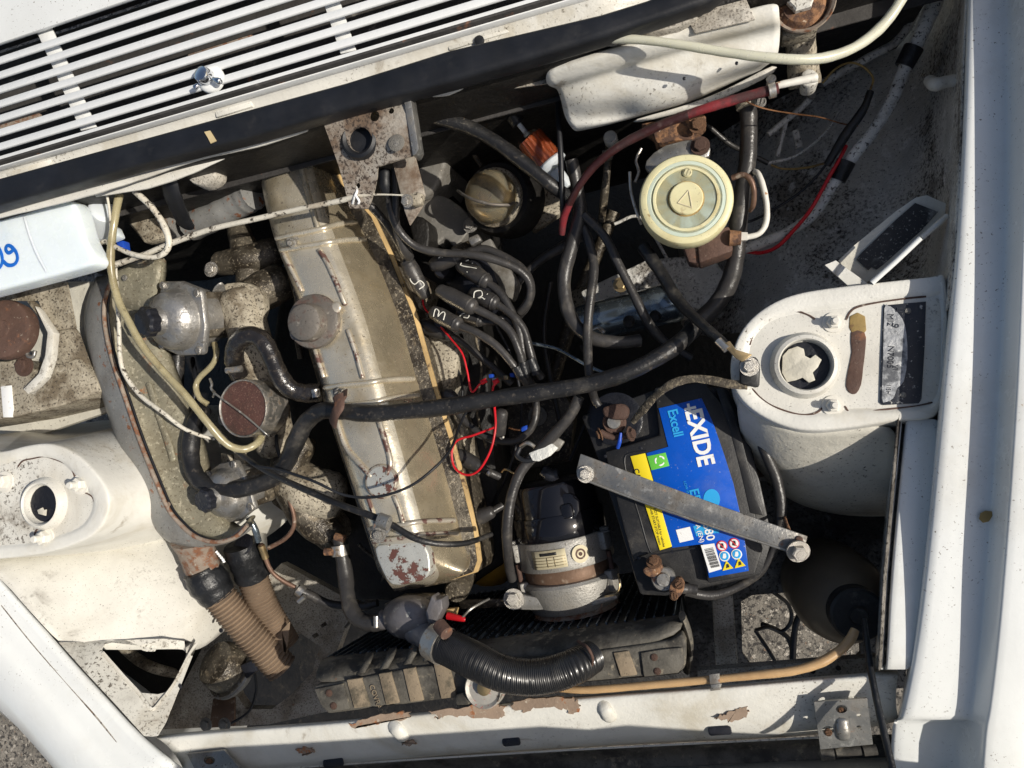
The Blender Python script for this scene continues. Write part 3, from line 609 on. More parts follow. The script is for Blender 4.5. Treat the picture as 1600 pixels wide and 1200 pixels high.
# left wing (fender)
def lw(p0, p1, p2, p3, p4):
    W = [P(*p0, .70), P(*p0, .835), P(p0[0] - 2, p0[1] + 2, .846), P(*p1, .846), P(p1[0] - 3, p1[1] + 3, .850), P(*p2, .853), P(p2[0] - 4, p2[1] + 3, .860), P(*p3, .858), P(*p4, .825)]
    e = W[-1]
    return W + [e + Vector((-.02, -.01, -.09)), e + Vector((-.03, -.015, -.45))]
fL = skin('fender', [lw((-140, 740), (-200, 760), (-230, 780), (-300, 800), (-330, 830)), lw((-60, 832), (-110, 850), (-150, 875), (-200, 905), (-230, 945)), lw((5, 905), (-20, 920), (-60, 945), (-110, 975), (-135, 1020)),
      lw((35, 940), (2, 948), (-32, 972), (-75, 1005), (-85, 1060)), lw((88, 1000), (52, 1008), (25, 1030), (-25, 1062), (-20, 1120)), lw((135, 1053), (103, 1066), (74, 1088), (20, 1120), (38, 1160)),
      lw((180, 1101), (150, 1120), (120, 1142), (66, 1172), (75, 1205)), lw((225, 1152), (192, 1172), (162, 1192), (110, 1222), (115, 1255)), lw((286, 1200), (250, 1220), (215, 1240), (165, 1270), (165, 1310))], M['fender'], car)
tube('seam_bead', [(2, 946, .8475), (50, 1006, .8475), (102, 1066, .8475), (150, 1120, .8475), (192, 1172, .8475), (215, 1198, .8475)], [1.6, 2.6, 1.8, 3, 2.2, 2.6], M['bracketdirt'], fL, seg=6, flat=.5)

# front slam panel with pressed beads and slots
zfp = lambda u, v: .815 - (v - (1166 - .083 * u)) * .00022
fp = loft('front_panel', [
    [(u, v, .77) for u, v in ((243, 1149), (300, 1143), (400, 1135), (535, 1126), (700, 1107), (910, 1086), (1100, 1073), (1250, 1059), (1330, 1053), (1404, 1047))],
    [(u, v + 1, .815) for u, v in ((243, 1149), (300, 1143), (400, 1135), (535, 1126), (700, 1107), (910, 1086), (1100, 1073), (1250, 1059), (1330, 1053), (1404, 1047))],
    [(u, v, .817) for u, v in ((252, 1158), (304, 1152), (402, 1144), (536, 1134), (700, 1116), (910, 1095), (1100, 1082), (1226, 1070), (1330, 1064), (1402, 1060))],
    [(u, v, z) for u, v, z in ((262, 1165, .816), (314, 1160, .812), (408, 1156, .814), (540, 1148, .816), (702, 1130, .816), (912, 1112, .816), (1100, 1098, .816), (1218, 1084, .815), (1330, 1076, .808), (1400, 1080, .814))],
    [(u, v, z) for u, v, z in ((272, 1178, .812), (330, 1172, .806), (412, 1170, .808), (544, 1160, .811), (704, 1143, .811), (912, 1125, .811), (1100, 1112, .811), (1214, 1104, .808), (1330, 1092, .800), (1400, 1104, .806))],
    [(u, v, .800) for u, v in ((282, 1190), (330, 1192), (414, 1186), (546, 1172), (704, 1160), (912, 1142), (1100, 1130), (1214, 1124), (1330, 1116), (1402, 1114))],
    [(u, v, .790) for u, v in ((290, 1212), (340, 1208), (420, 1200), (550, 1190), (704, 1176), (912, 1162), (1100, 1152), (1214, 1148), (1330, 1138), (1404, 1122))],
    [(u, v + 6, .76) for u, v in ((290, 1212), (340, 1208), (420, 1200), (550, 1190), (704, 1176), (912, 1162), (1100, 1152), (1214, 1148), (1330, 1138), (1404, 1122))]], M['white'], car, sub=2, solid=.0015)
for a, b in (((940, 1098), (954, 1122)), ((612, 1130), (630, 1152))):
    tube('pressed_bead', [(*a, .813), ((a[0] + b[0]) / 2, (a[1] + b[1]) / 2, .817), (*b, .810)], [20, 23, 22], M['white'], fp, capround=True, flat=.6)
for a, b, z in (((1110, 1143), (1140, 1141), .797), ((788, 1160), (810, 1158), .797), ((508, 1194), (534, 1190), .790)):
    tube('slot', [(*a, z + .0025), (*b, z + .0025)], 13, M['plug'], fp, capround=True, flat=.18, res=3)
for o_, zz in (([(545, 1131), (580, 1120), (620, 1112), (640, 1113), (638, 1123), (600, 1128), (575, 1134), (552, 1137)], .8185), ([(668, 1112), (720, 1105), (770, 1100), (790, 1104), (786, 1122), (750, 1124), (720, 1118), (690, 1120)], .8185),
               ([(800, 1096), (850, 1090), (890, 1090), (904, 1096), (906, 1106), (896, 1118), (880, 1108), (850, 1104), (820, 1112), (800, 1108)], .8185), ([(462, 1170), (486, 1168), (488, 1176), (478, 1181), (466, 1178)], .8105),
               ([(1115, 1122), (1135, 1116), (1150, 1108), (1168, 1104), (1170, 1114), (1160, 1124), (1140, 1128), (1128, 1124)], .8115), ([(624, 1160), (640, 1156), (650, 1162), (634, 1166)], .8105), ([(680, 1060 + 60), (690, 1119), (684, 1124)], .8175)):
    q = []
    for i in range(len(o_)):
        a = o_[i]; b = o_[(i + 1) % len(o_)]
        for t in [k / 8 for k in range(8)]: q.append((a[0] + (b[0] - a[0]) * t + random.uniform(-1.6, 1.6) + 2 * math.sin(7 * t + i * 3), a[1] + (b[1] - a[1]) * t + random.uniform(-1.3, 1.3) + 1.5 * math.sin(9 * t + i)))
    prism('flaked_patch', q, zz - .0007, .004, M['chip'], fp, bevel=0)
# lower bay: radiator support sides, battery side tray, added dark filler sheet
plate('radiator_support', [(250, 1140), (330, 985), (440, 880), (560, 945), (540, 980), (505, 1075), (520, 1110), (420, 1132)], .60, M['speck'], car, thick=.02, zf=lambda u, v: .50 + (v - 880) * .0003,
      holes=[[(385, 1108), (372, 1090), (360, 1060), (400, 1000), (470, 990), (500, 1010), (488, 1050), (455, 1085), (425, 1108)], [(500, 977), (508, 971), (512, 976), (503, 981)], [(487, 993), (495, 988), (499, 993), (491, 998)]])
bt = plate('battery_shelf', [(1060, 760), (1240, 690), (1420, 680), (1420, 890), (1415, 1075), (1080, 1095)], .56, M['grime'], car, thick=.012,
      holes=[[(1158, 940), (1175, 930), (1240, 925), (1330, 915), (1340, 935), (1345, 1020), (1330, 1036), (1200, 1042), (1172, 1038), (1160, 1020)]])
prism('shelf_post', [(1112, 935), (1145, 930), (1155, 1060), (1120, 1066)], .66, .05, M['speck'], car, bevel=.003)
plate('lower_crossmember', [(1090, 1048), (1395, 1025), (1398, 1052), (1090, 1078)], .70, M['speck'], car, thick=.02)
for uv in ((1310, 1044), (1270, 1049)): disc('drain_hole', *uv, .7015, 4, .001, M['plug'], car, seg=14)
# firewall below the scuttle and the dark filler sheet under the bay
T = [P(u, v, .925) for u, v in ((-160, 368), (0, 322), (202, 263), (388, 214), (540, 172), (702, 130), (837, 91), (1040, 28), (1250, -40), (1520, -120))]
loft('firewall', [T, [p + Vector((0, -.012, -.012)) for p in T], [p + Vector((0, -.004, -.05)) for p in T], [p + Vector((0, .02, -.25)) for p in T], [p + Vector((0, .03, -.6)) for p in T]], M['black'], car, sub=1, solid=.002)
prism('dark_filler', [(150, 560), (330, 400), (1250, 130), (1290, 760), (1120, 790), (1120, 1110), (560, 1140), (200, 1140), (130, 1010), (240, 880), (300, 760)], .26, .06, M['black'], car, bevel=.01)  # black sheet added under the bay so the gaps stay dark
plate('left_shelf' if False else 'wing_shelf', [(-160, 420), (-20, 440), (160, 440), (178, 640), (60, 680), (-160, 720)], .62, M['creamgrey'], car, thick=.01, zf=lambda u, v: .70 - (v - 430) * .0001)
# ---------------------------------------------------------------- scuttle: white panel, slatted air intake, rubber seal
cowl = thing('scuttle_panel', (300, 100, .90), 'white louvred scuttle panel with long slats below the windscreen', 'scuttle panel')
ZC = .955
XW = Vector((1, 0, 0)); YW = Vector((0, 1, 0))
def xbar(name, v0, wpx, z, th, mat, parent, x0=-.25, x1=1.25, tilt=0.0, bevel=.0012, **k):
    p = P(0, v0, z); w_ = wpx * dep(p) * .98
    a = YW * math.cos(tilt) + UP * math.sin(tilt); n = XW.cross(a)
    c = p + XW * (x0 + x1) / 2 - n * th / 2
    return box(name, c, (XW, a, n), (x1 - x0, w_, th), mat, parent, bevel=bevel, **k)
slat_v = [93, 116, 138.5, 161, 184, 206, 228]
for v0 in slat_v: xbar('slat', v0, 12.8, ZC, .004, M['slat'], cowl, tilt=-.18)
xbar('front_rim', 252, 18, ZC + .001, .012, M['slat'], cowl)
p = P(0, 67, ZC)
wp = box('rear_panel', p + XW * .5 + YW * .30 + Vector((0, 0, -.003)), (XW, YW, UP), (1.7, .60, .006), M['fender'], cowl)
for o_ in ([(44, 20), (68, 16), (150, 198), (126, 204)], [(484, -60), (508, -66), (556, 78), (532, 84)], [(830, -170), (852, -176), (890, -60), (868, -52)]):
    prism('cross_strap', o_, ZC - .012, .003, M['slat'], cowl, bevel=.0006)
# tray under the slats
y1 = P(0, 40, ZC).y; y0 = P(0, 262, ZC).y
box('drain_tray', Vector((.1, (y0 + y1) / 2 + .02, ZC - .15)), (XW, YW, UP), (2.0, y1 - y0 + .12, .004), M['tray'], cowl)
box('tray_wall', Vector((.1, y1 + .05, ZC - .055)), (XW, YW, UP), (2.0, .004, .10), M['tray'], cowl)
box('tray_wall', Vector((.1, y0 + .004, ZC - .06)), (XW, YW, UP), (2.0, .004, .14), M['tray'], cowl)
for u, v, du, dv in ((230, 92, 44, 14), (345, 75, 56, 16), (20, 195, 60, 24)):
    a = P(u, v, ZC - .06); box('wiper_link', a, (XW, YW, UP), (.10, .008, .006), M['rustrim'], cowl)
# painted ledge between rim and seal, its tabs
lg = loft('ledge', [
    [(-160, 318, .950), (0, 263, .950), (250, 187, .950), (540, 104, .950), (835, 14, .950), (1000, -35, .950)],
    [(-160, 326, .938), (0, 270, .938), (250, 196, .938), (540, 118, .938), (835, 36, .938), (1020, -15, .938)],
    [(-160, 350, .934), (0, 292, .934), (250, 222, .934), (540, 142, .934), (835, 62, .934), (1040, 10, .934)]], M['white'], cowl, sub=1, solid=.001)
for o_ in ([(5, 262), (68, 240), (80, 252), (72, 262), (14, 282)], [(333, 166), (390, 151), (394, 166), (338, 183)], [(692, 55), (780, 20), (795, 50), (702, 78)]):
    prism('ledge_tab', o_, .9405, .004, M['white'], lg, bevel=.0008)
disc('drain_plug', 748, 62, .9435, 8, .004, M['rubber'], lg, seg=18)
# chromed screw with lugs on a white washer
tk = thing('thumb_screw', (322, 122, ZC), 'chrome two eared thumb screw on white washer between the scuttle slats', 'screw')
disc('washer', 326, 121, ZC + .004, 22, .006, M['slat'], tk, prof=[(.0, 0), (.75, 0), (.95, -.3), (1, -.6), (1, -1.4)])
c = P(322, 121, ZC + .004)
lathe('head', c, Vector((-.1, .1, 1)), [(.0115, -.002), (.0112, .003), (.0105, .008), (.0095, .0105), (.006, .012), (1e-5, .0122)], M['chrome'], tk, 28)
for q, pts in enumerate(([(309, 133, ZC + .012), (305, 137, ZC + .012)], [(334, 124, ZC + .012), (343, 127, ZC + .013)])):
    tube('ear', pts, [7, 9] if q == 0 else [8, 11], M['chrome'], tk, res=2, capround=True)

# rubber seal, top-level (it pulls off the flange)
seal = prism('bonnet_seal', [(-160, 320), (0, 276), (170, 229), (337, 183), (540, 127), (702, 76), (939, 20), (1010, -2), (1060, -22), (1160, -40), (1110, 0), (1040, 24), (940, 57), (837, 88), (702, 127), (540, 169), (388, 213), (202, 260), (0, 318), (-160, 366)], .958, .030, M['rubber'], None, bevel=.007, bseg=3,
             label='long black rubber seal strip along the edge of the louvred scuttle', cat='rubber seal')
prism('leaf_scrap', [(319, 206), (328, 204), (338, 220), (329, 224), (325, 216)], .960, .0012, M['leaf'], None, bevel=0, label='small dry tan scrap lying on the black rubber seal', cat='leaf scrap')
# cream lip of the firewall under the seal
tube('firewall_lip', [(-20, 338, .925), (60, 318, .925), (150, 293, .922), (215, 276, .918), (300, 246, .92), (400, 222, .92), (480, 200, .92)], [16, 18, 22, 14, 16, 18, 12], M['cream'], car, flat=.5, seg=10)
tube('firewall_lip', [(150, 300, .90), (230, 284, .90), (300, 262, .90), (352, 244, .90)], [16, 24, 20, 8], M['cream'], car, flat=.4, seg=10)
tube('firewall_lip', [(640, 148, .915), (700, 140, .915), (750, 118, .915)], [10, 20, 8], M['cream'], car, flat=.4, seg=10)
# white pressing under the seal on the right (scuttle underside)
plate('scuttle_bracket', [(655, 150), (750, 112), (850, 98), (868, 104), (858, 130), (800, 138), (700, 140)], .88, M['speck'], car, thick=.002)
# perforated bracket below the seal with grommet
hb = plate('hanging_bracket', [(503, 186), (635, 150), (640, 178), (652, 236), (645, 243), (590, 260), (589, 276), (585, 296), (580, 312), (574, 326), (546, 325), (540, 300), (530, 262), (516, 222)], .90, M['bracketdirt'], None, thick=.003,
     zf=lambda u, v: .93 - max(0, v - 190) * .00035, holes=[[(563 + 18 * math.cos(a), 218 + 20 * math.sin(a)) for a in [i * math.pi / 8 for i in range(16)]], [(585 + 8 * math.cos(a), 181 + 9 * math.sin(a)) for a in [i * math.pi / 5 for i in range(10)]], [(611 + 5 * math.cos(a), 173 + 5 * math.sin(a)) for a in [i * math.pi / 4 for i in range(8)]], [(559 + 4 * math.cos(a), 290 + 5 * math.sin(a)) for a in [i * math.pi / 4 for i in range(8)]]],
     label='rusty dirty steel bracket with black grommet hanging under the rubber seal', cat='bracket')
lathe('grommet', (563, 219, .915), Vector((0, -.1, 1)), [(.014, -.004), (.0165, .006), (.020, .0085), (.0235, .006), (.0245, .001), (.0245, -.003), (.0175, -.006)], M['rubber'], hb, 32)
fast('rivet', (619, 223, .922), 14, M['dustgrey'], hb, name='spot_weld', h=.4)
fast('rivet', (619, 223, .923), 7, M['steel'], hb, h=.6)
prism('side_flange', [(630, 151, .938), (641, 149, .938), (654, 232, .918), (650, 241, .915), (645, 243, .915)], 0, .02, M['steel'], hb, bevel=.0006)
prism('lower_arm', [(612, 250), (648, 242), (664, 304), (660, 322), (640, 352), (632, 330), (625, 300)], .865, .004, M['bracketdirt'], hb, bevel=.001)
# ---------------------------------------------------------------- engine
eng = thing('engine', (600, 600, .36), 'six cylinder engine with worn champagne rocker cover and flaking rust', 'engine')
L_ = [(404, 264), (412, 310), (427, 370), (440, 405), (470, 475), (486, 540), (505, 610), (527, 690), (553, 762), (575, 830), (592, 885)]
RG = [(512, 252), (535, 300), (570, 352), (596, 405), (632, 495), (648, 555), (662, 605), (690, 690), (711, 765), (727, 830), (737, 872)]
CR = [(480, 250), (490, 300), (506, 358), (520, 400), (553, 485), (569, 545), (586, 605), (607, 688), (629, 764), (646, 825), (662, 880)]
rows = []
for i, (l, r, c) in enumerate(zip(L_, RG, CR)):
    f = lambda t, a, b: (a[0] + (b[0] - a[0]) * t, a[1] + (b[1] - a[1]) * t)
    dz = 0.0
    rows.append([(*f(0, l, c), .735), (*f(0, l, c), .775), (*f(.06, l, c), .790), (*f(.35, l, c), .799), (*f(.82, l, c), .799), (*f(1.0, l, c), .7965), (*f(.16, c, r), .788), (*f(.5, c, r), .763), (*f(.84, c, r), .733), (*f(.93, c, r), .722), (*f(1, c, r), .722)])
def endrow(l, c, r, z):
    return [(*l, z)] + [(*(l[0] + (c[0] - l[0]) * t, l[1] + (c[1] - l[1]) * t), z) for t in (.02, .1, .4, .75, 1)] + [(*(c[0] + (r[0] - c[0]) * t, c[1] + (r[1] - c[1]) * t), z - .004) for t in (.3, .6, .85, .95, 1)]
rear = endrow((415, 248), (480, 233), (500, 238), .780); rear0 = endrow((422, 246), (478, 234), (496, 240), .72)
fr1 = endrow((602, 905), (672, 898), (731, 893), .770); fr2 = endrow((612, 918), (668, 912), (706, 905), .745); fr3 = endrow((616, 922), (666, 916), (700, 908), .71)
rc = loft('rocker_cover', [rear0, rear] + rows + [fr1, fr2, fr3], M['silver'], eng, sub=2, solid=.0015)
rc.data.materials.append(M['silverolive'])
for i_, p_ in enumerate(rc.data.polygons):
    if i_ % 10 >= 6: p_.material_index = 1  # faces right of the crease get the darker olive paint
prism('cover_front_skin', [(585, 858), (600, 850), (640, 846), (664, 852), (672, 880), (668, 902), (640, 912), (612, 914), (597, 893)], .7985, .03, M['silverrust'], rc, bevel=.006, bseg=3, smo=2)
# cork gasket and head beneath
G = [(500, 232), (530, 285), (578, 338), (606, 398), (643, 490), (660, 552), (674, 603), (701, 688), (722, 763), (738, 828), (744, 876), (738, 894), (700, 908), (616, 924), (590, 890), (500, 610), (402, 262)]
prism('gasket', [(a + 8, b) for a, b in G[:12]] + G[12:], .7215, .006, M['cork'], eng, bevel=.001)
prism('head_flange', [(a + 1, b) for a, b in G[:12]] + G[12:], .7265, .004, M['castdirty'], eng, bevel=.0015)
prism('cylinder_head', [(a + 5, b + 2) for a, b in G], .715, .09, M['castdirty'], eng, bevel=.004)
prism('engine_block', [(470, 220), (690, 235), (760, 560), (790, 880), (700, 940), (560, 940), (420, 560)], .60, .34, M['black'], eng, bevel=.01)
# pressed ridges
def surf(t, s):      # point on the cover: t along 0..10, s across 0..1 (0 left, .4 crease, 1 right)
    i = min(int(t), 9); k = t - i
    row = [[P(*p) for p in rows[i]], [P(*p) for p in rows[i + 1]]]
    sx = [0, 0, .03, .15, .31, .4, .55, .73, .88, .96, 1.0]
    j = max(q for q in range(1, 10) if sx[q] <= s + 1e-6); kk = (s - sx[j]) / (sx[j + 1] - sx[j])
    a = row[0][j].lerp(row[0][j + 1], kk); b = row[1][j].lerp(row[1][j + 1], kk)
    return a.lerp(b, k)
def ridge(ts, wpx, m=M['ridge'], dz=.0010, flat=1.0):
    return tube('pressed_ridge', [surf(t, s) + Vector((0, 0, dz)) for t, s in ts], wpx, m, rc, seg=10, res=4, flat=flat, capround=True)
for t0 in (2.10, 2.62): ridge([(t0, .03), (t0 - .05, .15), (t0 - .1, .3), (t0 - .12, .4), (t0 - .15, .55), (t0 - .2, .73), (t0 - .2, .88)], 9, M['silver'])
for t0 in (5.95, 6.35): ridge([(t0, .03), (t0 - .03, .15), (t0 - .05, .3), (t0 - .08, .4), (t0 - .12, .55), (t0 - .17, .73), (t0 - .2, .88)], 9, M['silver'])
for t0 in (8.95, 9.3): ridge([(t0, .03), (t0 - .03, .15), (t0 - .05, .3), (t0 - .08, .4), (t0 - .12, .55), (t0 - .17, .73), (t0 - .2, .88)], 8)
ridge([(2.75, .04), (3.2, .05), (3.7, .06)], 7); ridge([(2.75, .30), (3.2, .33), (3.9, .34)], 8)
ridge([(4.55, .30), (5.1, .31), (5.75, .31)], 7); ridge([(5.1, .03), (5.7, .04)], 7)
ridge([(6.6, .05), (7.1, .06), (7.45, .12), (7.75, .18)], 8); ridge([(6.6, .36), (7.1, .37), (7.45, .36), (7.7, .30)], 9)
ridge([(8.2, .10), (8.5, .10), (8.85, .10)], 6); ridge([(8.2, .30), (8.5, .31), (8.85, .31)], 7)
ridge([(.1, .33), (.8, .34), (1.6, .35), (2.0, .35)], 9, M['silver'])
c = surf(7.85, .24)
lathe('boss', c + Vector((0, 0, -.003)), Vector((0, .05, 1)), [(.0245, 0), (.024, .004), (.022, .006), (1e-5, .0062)], M['ridge'], rc, 30)
lathe('boss_face', c + Vector((0, 0, .0025)), Vector((0, .05, 1)), [(.0205, 0), (.020, .0012), (1e-5, .0014)], M['silverrust'], rc, 30)
# studs with washers
for uv, z in (((459, 380), .797), ((532, 612), .797)):
    fast('stud', (*uv, z), 8, M['steel'], eng, Vector((.1, -.25, 1)), h=1.35, name='stud_nut')
# oil filler cap
oc = thing('oil_filler_cap', (493, 503, .80), 'domed grey oil filler cap with two rusty lugs on the rocker cover', 'oil cap')
def lob(t, h): 
    return 1
ccap = P(493, 503, .800)
lathe('rim', ccap, Vector((.03, 0, 1)), [(.033, -.006), (.038, -.002), (.0395, .004), (.038, .009), (.032, .0115), (1e-5, .0115)], M['capgrey'], oc, 40)
lathe('dome', ccap + Vector((-.003, -.002, 0)), Vector((-.05, -.05, 1)), [(.0275, .010), (.027, .020), (.025, .027), (.019, .030), (1e-5, .031)], M['capgrey'], oc, 36)
for pts in ([(520, 484), (528, 478)], [(467, 519), (458, 524)]):
    tube('lug', [(*pts[0], .806), (*pts[1], .806)], [22, 17], M['ridge'], oc, capround=True, flat=.35, res=3)

# right hand side of the head: dusty castings lit between the plug leads
for o_, z, m_ in (([(660, 528), (686, 512), (712, 530), (716, 560), (704, 600), (690, 618), (672, 600)], .675, 'castpale'), ([(690, 640), (718, 648), (728, 690), (736, 740), (722, 760), (704, 700)], .66, 'castpale'), ([(632, 440), (662, 430), (668, 450), (656, 482), (640, 478)], .68, 'castpale'),
                ([(648, 500), (668, 486), (680, 500), (664, 520)], .66, 'castpale'), ([(722, 762), (742, 770), (748, 840), (740, 866)], .64, 'castdirty')):
    prism('plug_boss', o_, z, .06, M[m_], eng, bevel=.005, smo=2)
# rear lump: bell housing / gearbox seen in the gap
for o_, z, m_ in (([(646, 190), (690, 215), (696, 255), (676, 300), (640, 300)], .66, 'dustgrey'), ([(650, 310), (690, 305), (728, 330), (736, 352), (712, 385), (694, 372), (672, 390), (652, 356)], .64, 'dustgrey'), ([(640, 340), (668, 345), (668, 385), (650, 390)], .68, 'black')):
    prism('bell_housing', o_, z, .12, M[m_], eng, bevel=.012, bseg=3, smo=3)
tube('lifting_eye', [(640, 200, .70), (654, 207, .70), (662, 200, .70), (658, 192, .70), (644, 192, .70)], 6, M['black'], eng)

# front: water pump body under cover nose, thermostat housing
disc('water_pump', 712, 925, .70, 20, .07, M['castdirty'], eng, Vector((.1, -.2, 1)))
th = thing('thermostat_housing', (645, 970, .68), 'dull grey cast thermostat housing joining the ribbed radiator hose to the engine', 'thermostat housing')
loft('housing', [[P(642 + r * 46 * math.cos(a), 965 + r * 36 * math.sin(a), z) for a in [i * math.pi / 8 for i in range(16)]] for r, z in ((1.0, .70), (1.02, .735), (.97, .758), (.8, .775), (.45, .783), (.02, .785))], M['thermo'], th, closed=True, sub=2, solid=0)
tube('outlet', [(645, 966, .745), (662, 985, .76), (682, 1003, .785)], [58, 54, 46], M['thermo'], th)
prism('web', [(664, 958), (674, 930), (680, 938), (690, 935), (692, 952), (680, 975), (668, 975)], .79, .03, M['thermo'], th, bevel=.003)
tube('stub', [(615, 968, .735), (596, 968, .735)], 30, M['thermo'], th, res=2)
prism('flange', [(598, 945), (628, 930), (690, 930), (694, 950), (610, 985)], .735, .02, M['castdirty'], th, bevel=.004)
tube('clamp_mark', [(588, 962, .745), (588, 980, .745)], 9, M['bright'], th, res=2)
# radiator
rd = thing('radiator', (780, 1070, .45), 'dusty black radiator with tan ribbed top tank behind the front panel', 'radiator')
ztk = .80
tf = [(489, 1072), (540, 1064), (640, 1044), (760, 1032), (900, 1022), (1000, 1008), (1048, 1000), (1066, 990), (1072, 1004), (1072, 1040), (1062, 1054), (1000, 1060), (900, 1068), (780, 1082), (640, 1100), (560, 1110), (512, 1116), (498, 1100)]
prism('top_tank', tf, ztk, .055, M['tank'], rd, bevel=.004, bseg=3)
loft('tank_rear', [[(u, v, ztk - .004) for u, v in ((490, 1070), (560, 1062), (640, 1046), (760, 1034), (900, 1022), (1000, 1010), (1062, 992))], [(u, v, .79) for u, v in ((494, 1050), (560, 1046), (640, 1034), (760, 1020), (900, 1006), (1000, 990), (1066, 972))],
     [(u, v, .765) for u, v in ((502, 1032), (560, 1027), (640, 1018), (760, 1003), (900, 987), (1000, 974), (1068, 964))], [(u, v, .74) for u, v in ((504, 1026), (560, 1021), (640, 1012), (760, 997), (900, 981), (1000, 968), (1068, 958))]], M['tank'], rd, sub=1)
for a, b in ((548, 572), (598, 618), (636, 656), (684, 708), (965, 990)):      # raised tan bands across the tank top
    va = 1162 - .083 * a - 5 - (a - 490) * .075; 
    y0, y1 = (1064 - (a - 540) * .19, 1108 - (a - 540) * .108)
    if a > 900: y0, y1 = 1020, 1058
    prism('tank_band', [(a - 7, y0), (b - 8, y0 - 3), (b + 6, y1 - 3), (a + 5, y1)], ztk + .003, .006, M['tanklight'], rd, bevel=.0015)
for a in (560, 596, 632, 664):
    y0 = 1058 - (a - 540) * .2
    loft('tank_rib', [[(a - 4, y0, .8), (a + 9, y0 - 3, .8)], [(a + 6, y0 - 18, .795), (a + 18, y0 - 21, .795)], [(a + 12, y0 - 34, .772), (a + 24, y0 - 36, .772)]], M['tank'], rd, sub=0, solid=.003)
for o_, rv in (([(491, 1077), (536, 1068), (546, 1108), (512, 1114), (500, 1100)], ((514, 1083), (521, 1103))), ([(1001, 1020), (1040, 1014), (1066, 1012), (1070, 1036), (1060, 1052), (1006, 1058)], ((1022, 1027), (1027, 1049)))):
    pl = prism('end_plate', o_, ztk + .004, .006, M['tank'], rd, bevel=.0015)
    for q in rv: fast('rivet', (*q, ztk + .0042), 6, M['rust'], pl)
text('cast_lettering', 'COVRAD', (577, 1071, ztk + .001), (588, 1101, ztk + .001), 8, M['tanklight'], rd, ext=.0004)
# core: tubes and fins hanging below the tank
cA, cB = P(510, 1055, .745), P(1066, 990, .745)
ex_ = (cB - cA).normalized(); ey_ = UP.cross(ex_)
cc = (cA + cB) / 2 + Vector((0, 0, -.2))
box('core', cc, (ex_, ey_, UP), ((cB - cA).length, .045, .40), M['fin'], rd, bevel=0)
for i in range(40):
    box('core_tube', cA.lerp(cB, (i + .5) / 40) + ey_ * .024 + Vector((0, 0, -.2)), (ex_, ey_, UP), (.0022, .004, .40), M['gun'], rd, bevel=0)
tube('frame_bracket', [(1066, 962, .78), (1074, 985, .77), (1078, 1010, .755), (1072, 1045, .74)], 12, M['tank'], rd, flat=2.2, seg=8)
cp = thing('radiator_cap', (752, 1080, ztk), None, None, parent=rd)
disc('cap_disc', 754, 1078, ztk + .022, 32, .018, M['capred'], cp, Vector((0, .04, 1)), prof=[(.0, 0), (.3, 0), (.34, -.25), (.75, -.28), (.9, -.1), (.97, -.25), (1, -.6), (1, -1.2)], seg=40)
disc('centre_rivet', 755, 1077, ztk + .025, 11, .006, M['brass'], cp, seg=20)
for a, b in (((735, 1092), (716, 1094)), ((775, 1066), (792, 1066))): tube('ear', [(*a, ztk + .012), (*b, ztk + .010)], [26, 18], M['tank'], cp, capround=True, flat=.35, res=3)
# ---------------------------------------------------------------- left of the engine: bottle, horn, air box, carburettors, ducts
wb = thing('washer_bottle', (60, 400, .76), 'frosted white washer bottle with blue marker scribble below the scuttle seal', 'washer bottle')
prism('bottle', [(-150, 356), (-60, 344), (20, 330), (84, 310), (106, 310), (116, 320), (124, 345), (132, 372), (146, 398), (145, 409), (134, 416), (96, 427), (36, 443), (-60, 468), (-150, 490)], .90, .034, M['bottle'], wb, bevel=.014, bseg=5, smo=3)
tube('moulded_rib', [(38, 340, .8995), (46, 368, .9), (58, 398, .9), (72, 424, .8995)], 5, M['bottle'], wb, seg=8, flat=.5, capround=True)
for pts in ([(-14, 372), (-4, 384), (3, 400), (2, 414), (-10, 426)], [(3, 406), (12, 414), (22, 413), (27, 405), (25, 394), (17, 385), (11, 384), (9, 390), (13, 395), (19, 392), (20, 386)]):
    tube('marker_stroke', [(a, b, .9008) for a, b in pts], 6, M['ink'], wb, seg=8, flat=.12, capround=True)
pc = thing('pump_cap', (150, 340, .80), None, None, parent=wb)
lathe('cap', (160, 336, .845), Vector((.9, .3, .6)), [(.0225, -.03), (.0225, 0), (.021, .012), (.016, .016), (1e-5, .017)], M['filterend'], pc, 28)
prism('spout', [(140, 358), (168, 348), (176, 366), (148, 378)], .83, .03, M['bottle'], pc, bevel=.004)
prism('blue_connector', [(181, 378), (192, 375), (194, 390), (184, 392)], .80, .015, M['bluebit'], pc, bevel=.002)
# bare shelf under the bottle and white struts
tube('bottle_strap', [(2, 456, .82), (60, 440, .82), (120, 427, .82), (168, 415, .825), (205, 405, .83)], 7, M['cream'], None, label='thin cream strap running under the frosted washer bottle', cat='strap')
sp = plate('shelf_panel', [(-40, 470), (40, 452), (104, 440), (118, 512), (80, 518), (60, 470)], .78, M['castpale'], car, thick=.003)
plate('shelf_panel', [(30, 455), (58, 475), (82, 518), (116, 512), (122, 520), (150, 598), (60, 640), (38, 600), (64, 580), (78, 560), (80, 520)], .76, M['castpale'], car, thick=.004, zf=lambda u, v: .78 - (v - 450) * .0002)
prism('shelf_fold', [(54, 478), (60, 484), (84, 520), (80, 560), (70, 590), (44, 616), (36, 608), (60, 584), (70, 556), (74, 520)], .795, .012, M['cream'], car, bevel=.001)
prism('shelf_panel', [(-80, 560), (20, 560), (60, 580), (120, 560), (152, 596), (158, 612), (90, 636), (20, 652), (-80, 668)], .766, .10, M['castpale'], car, bevel=.003)
fast('bolt', (38, 572, .785), 11, M['rust'], car)
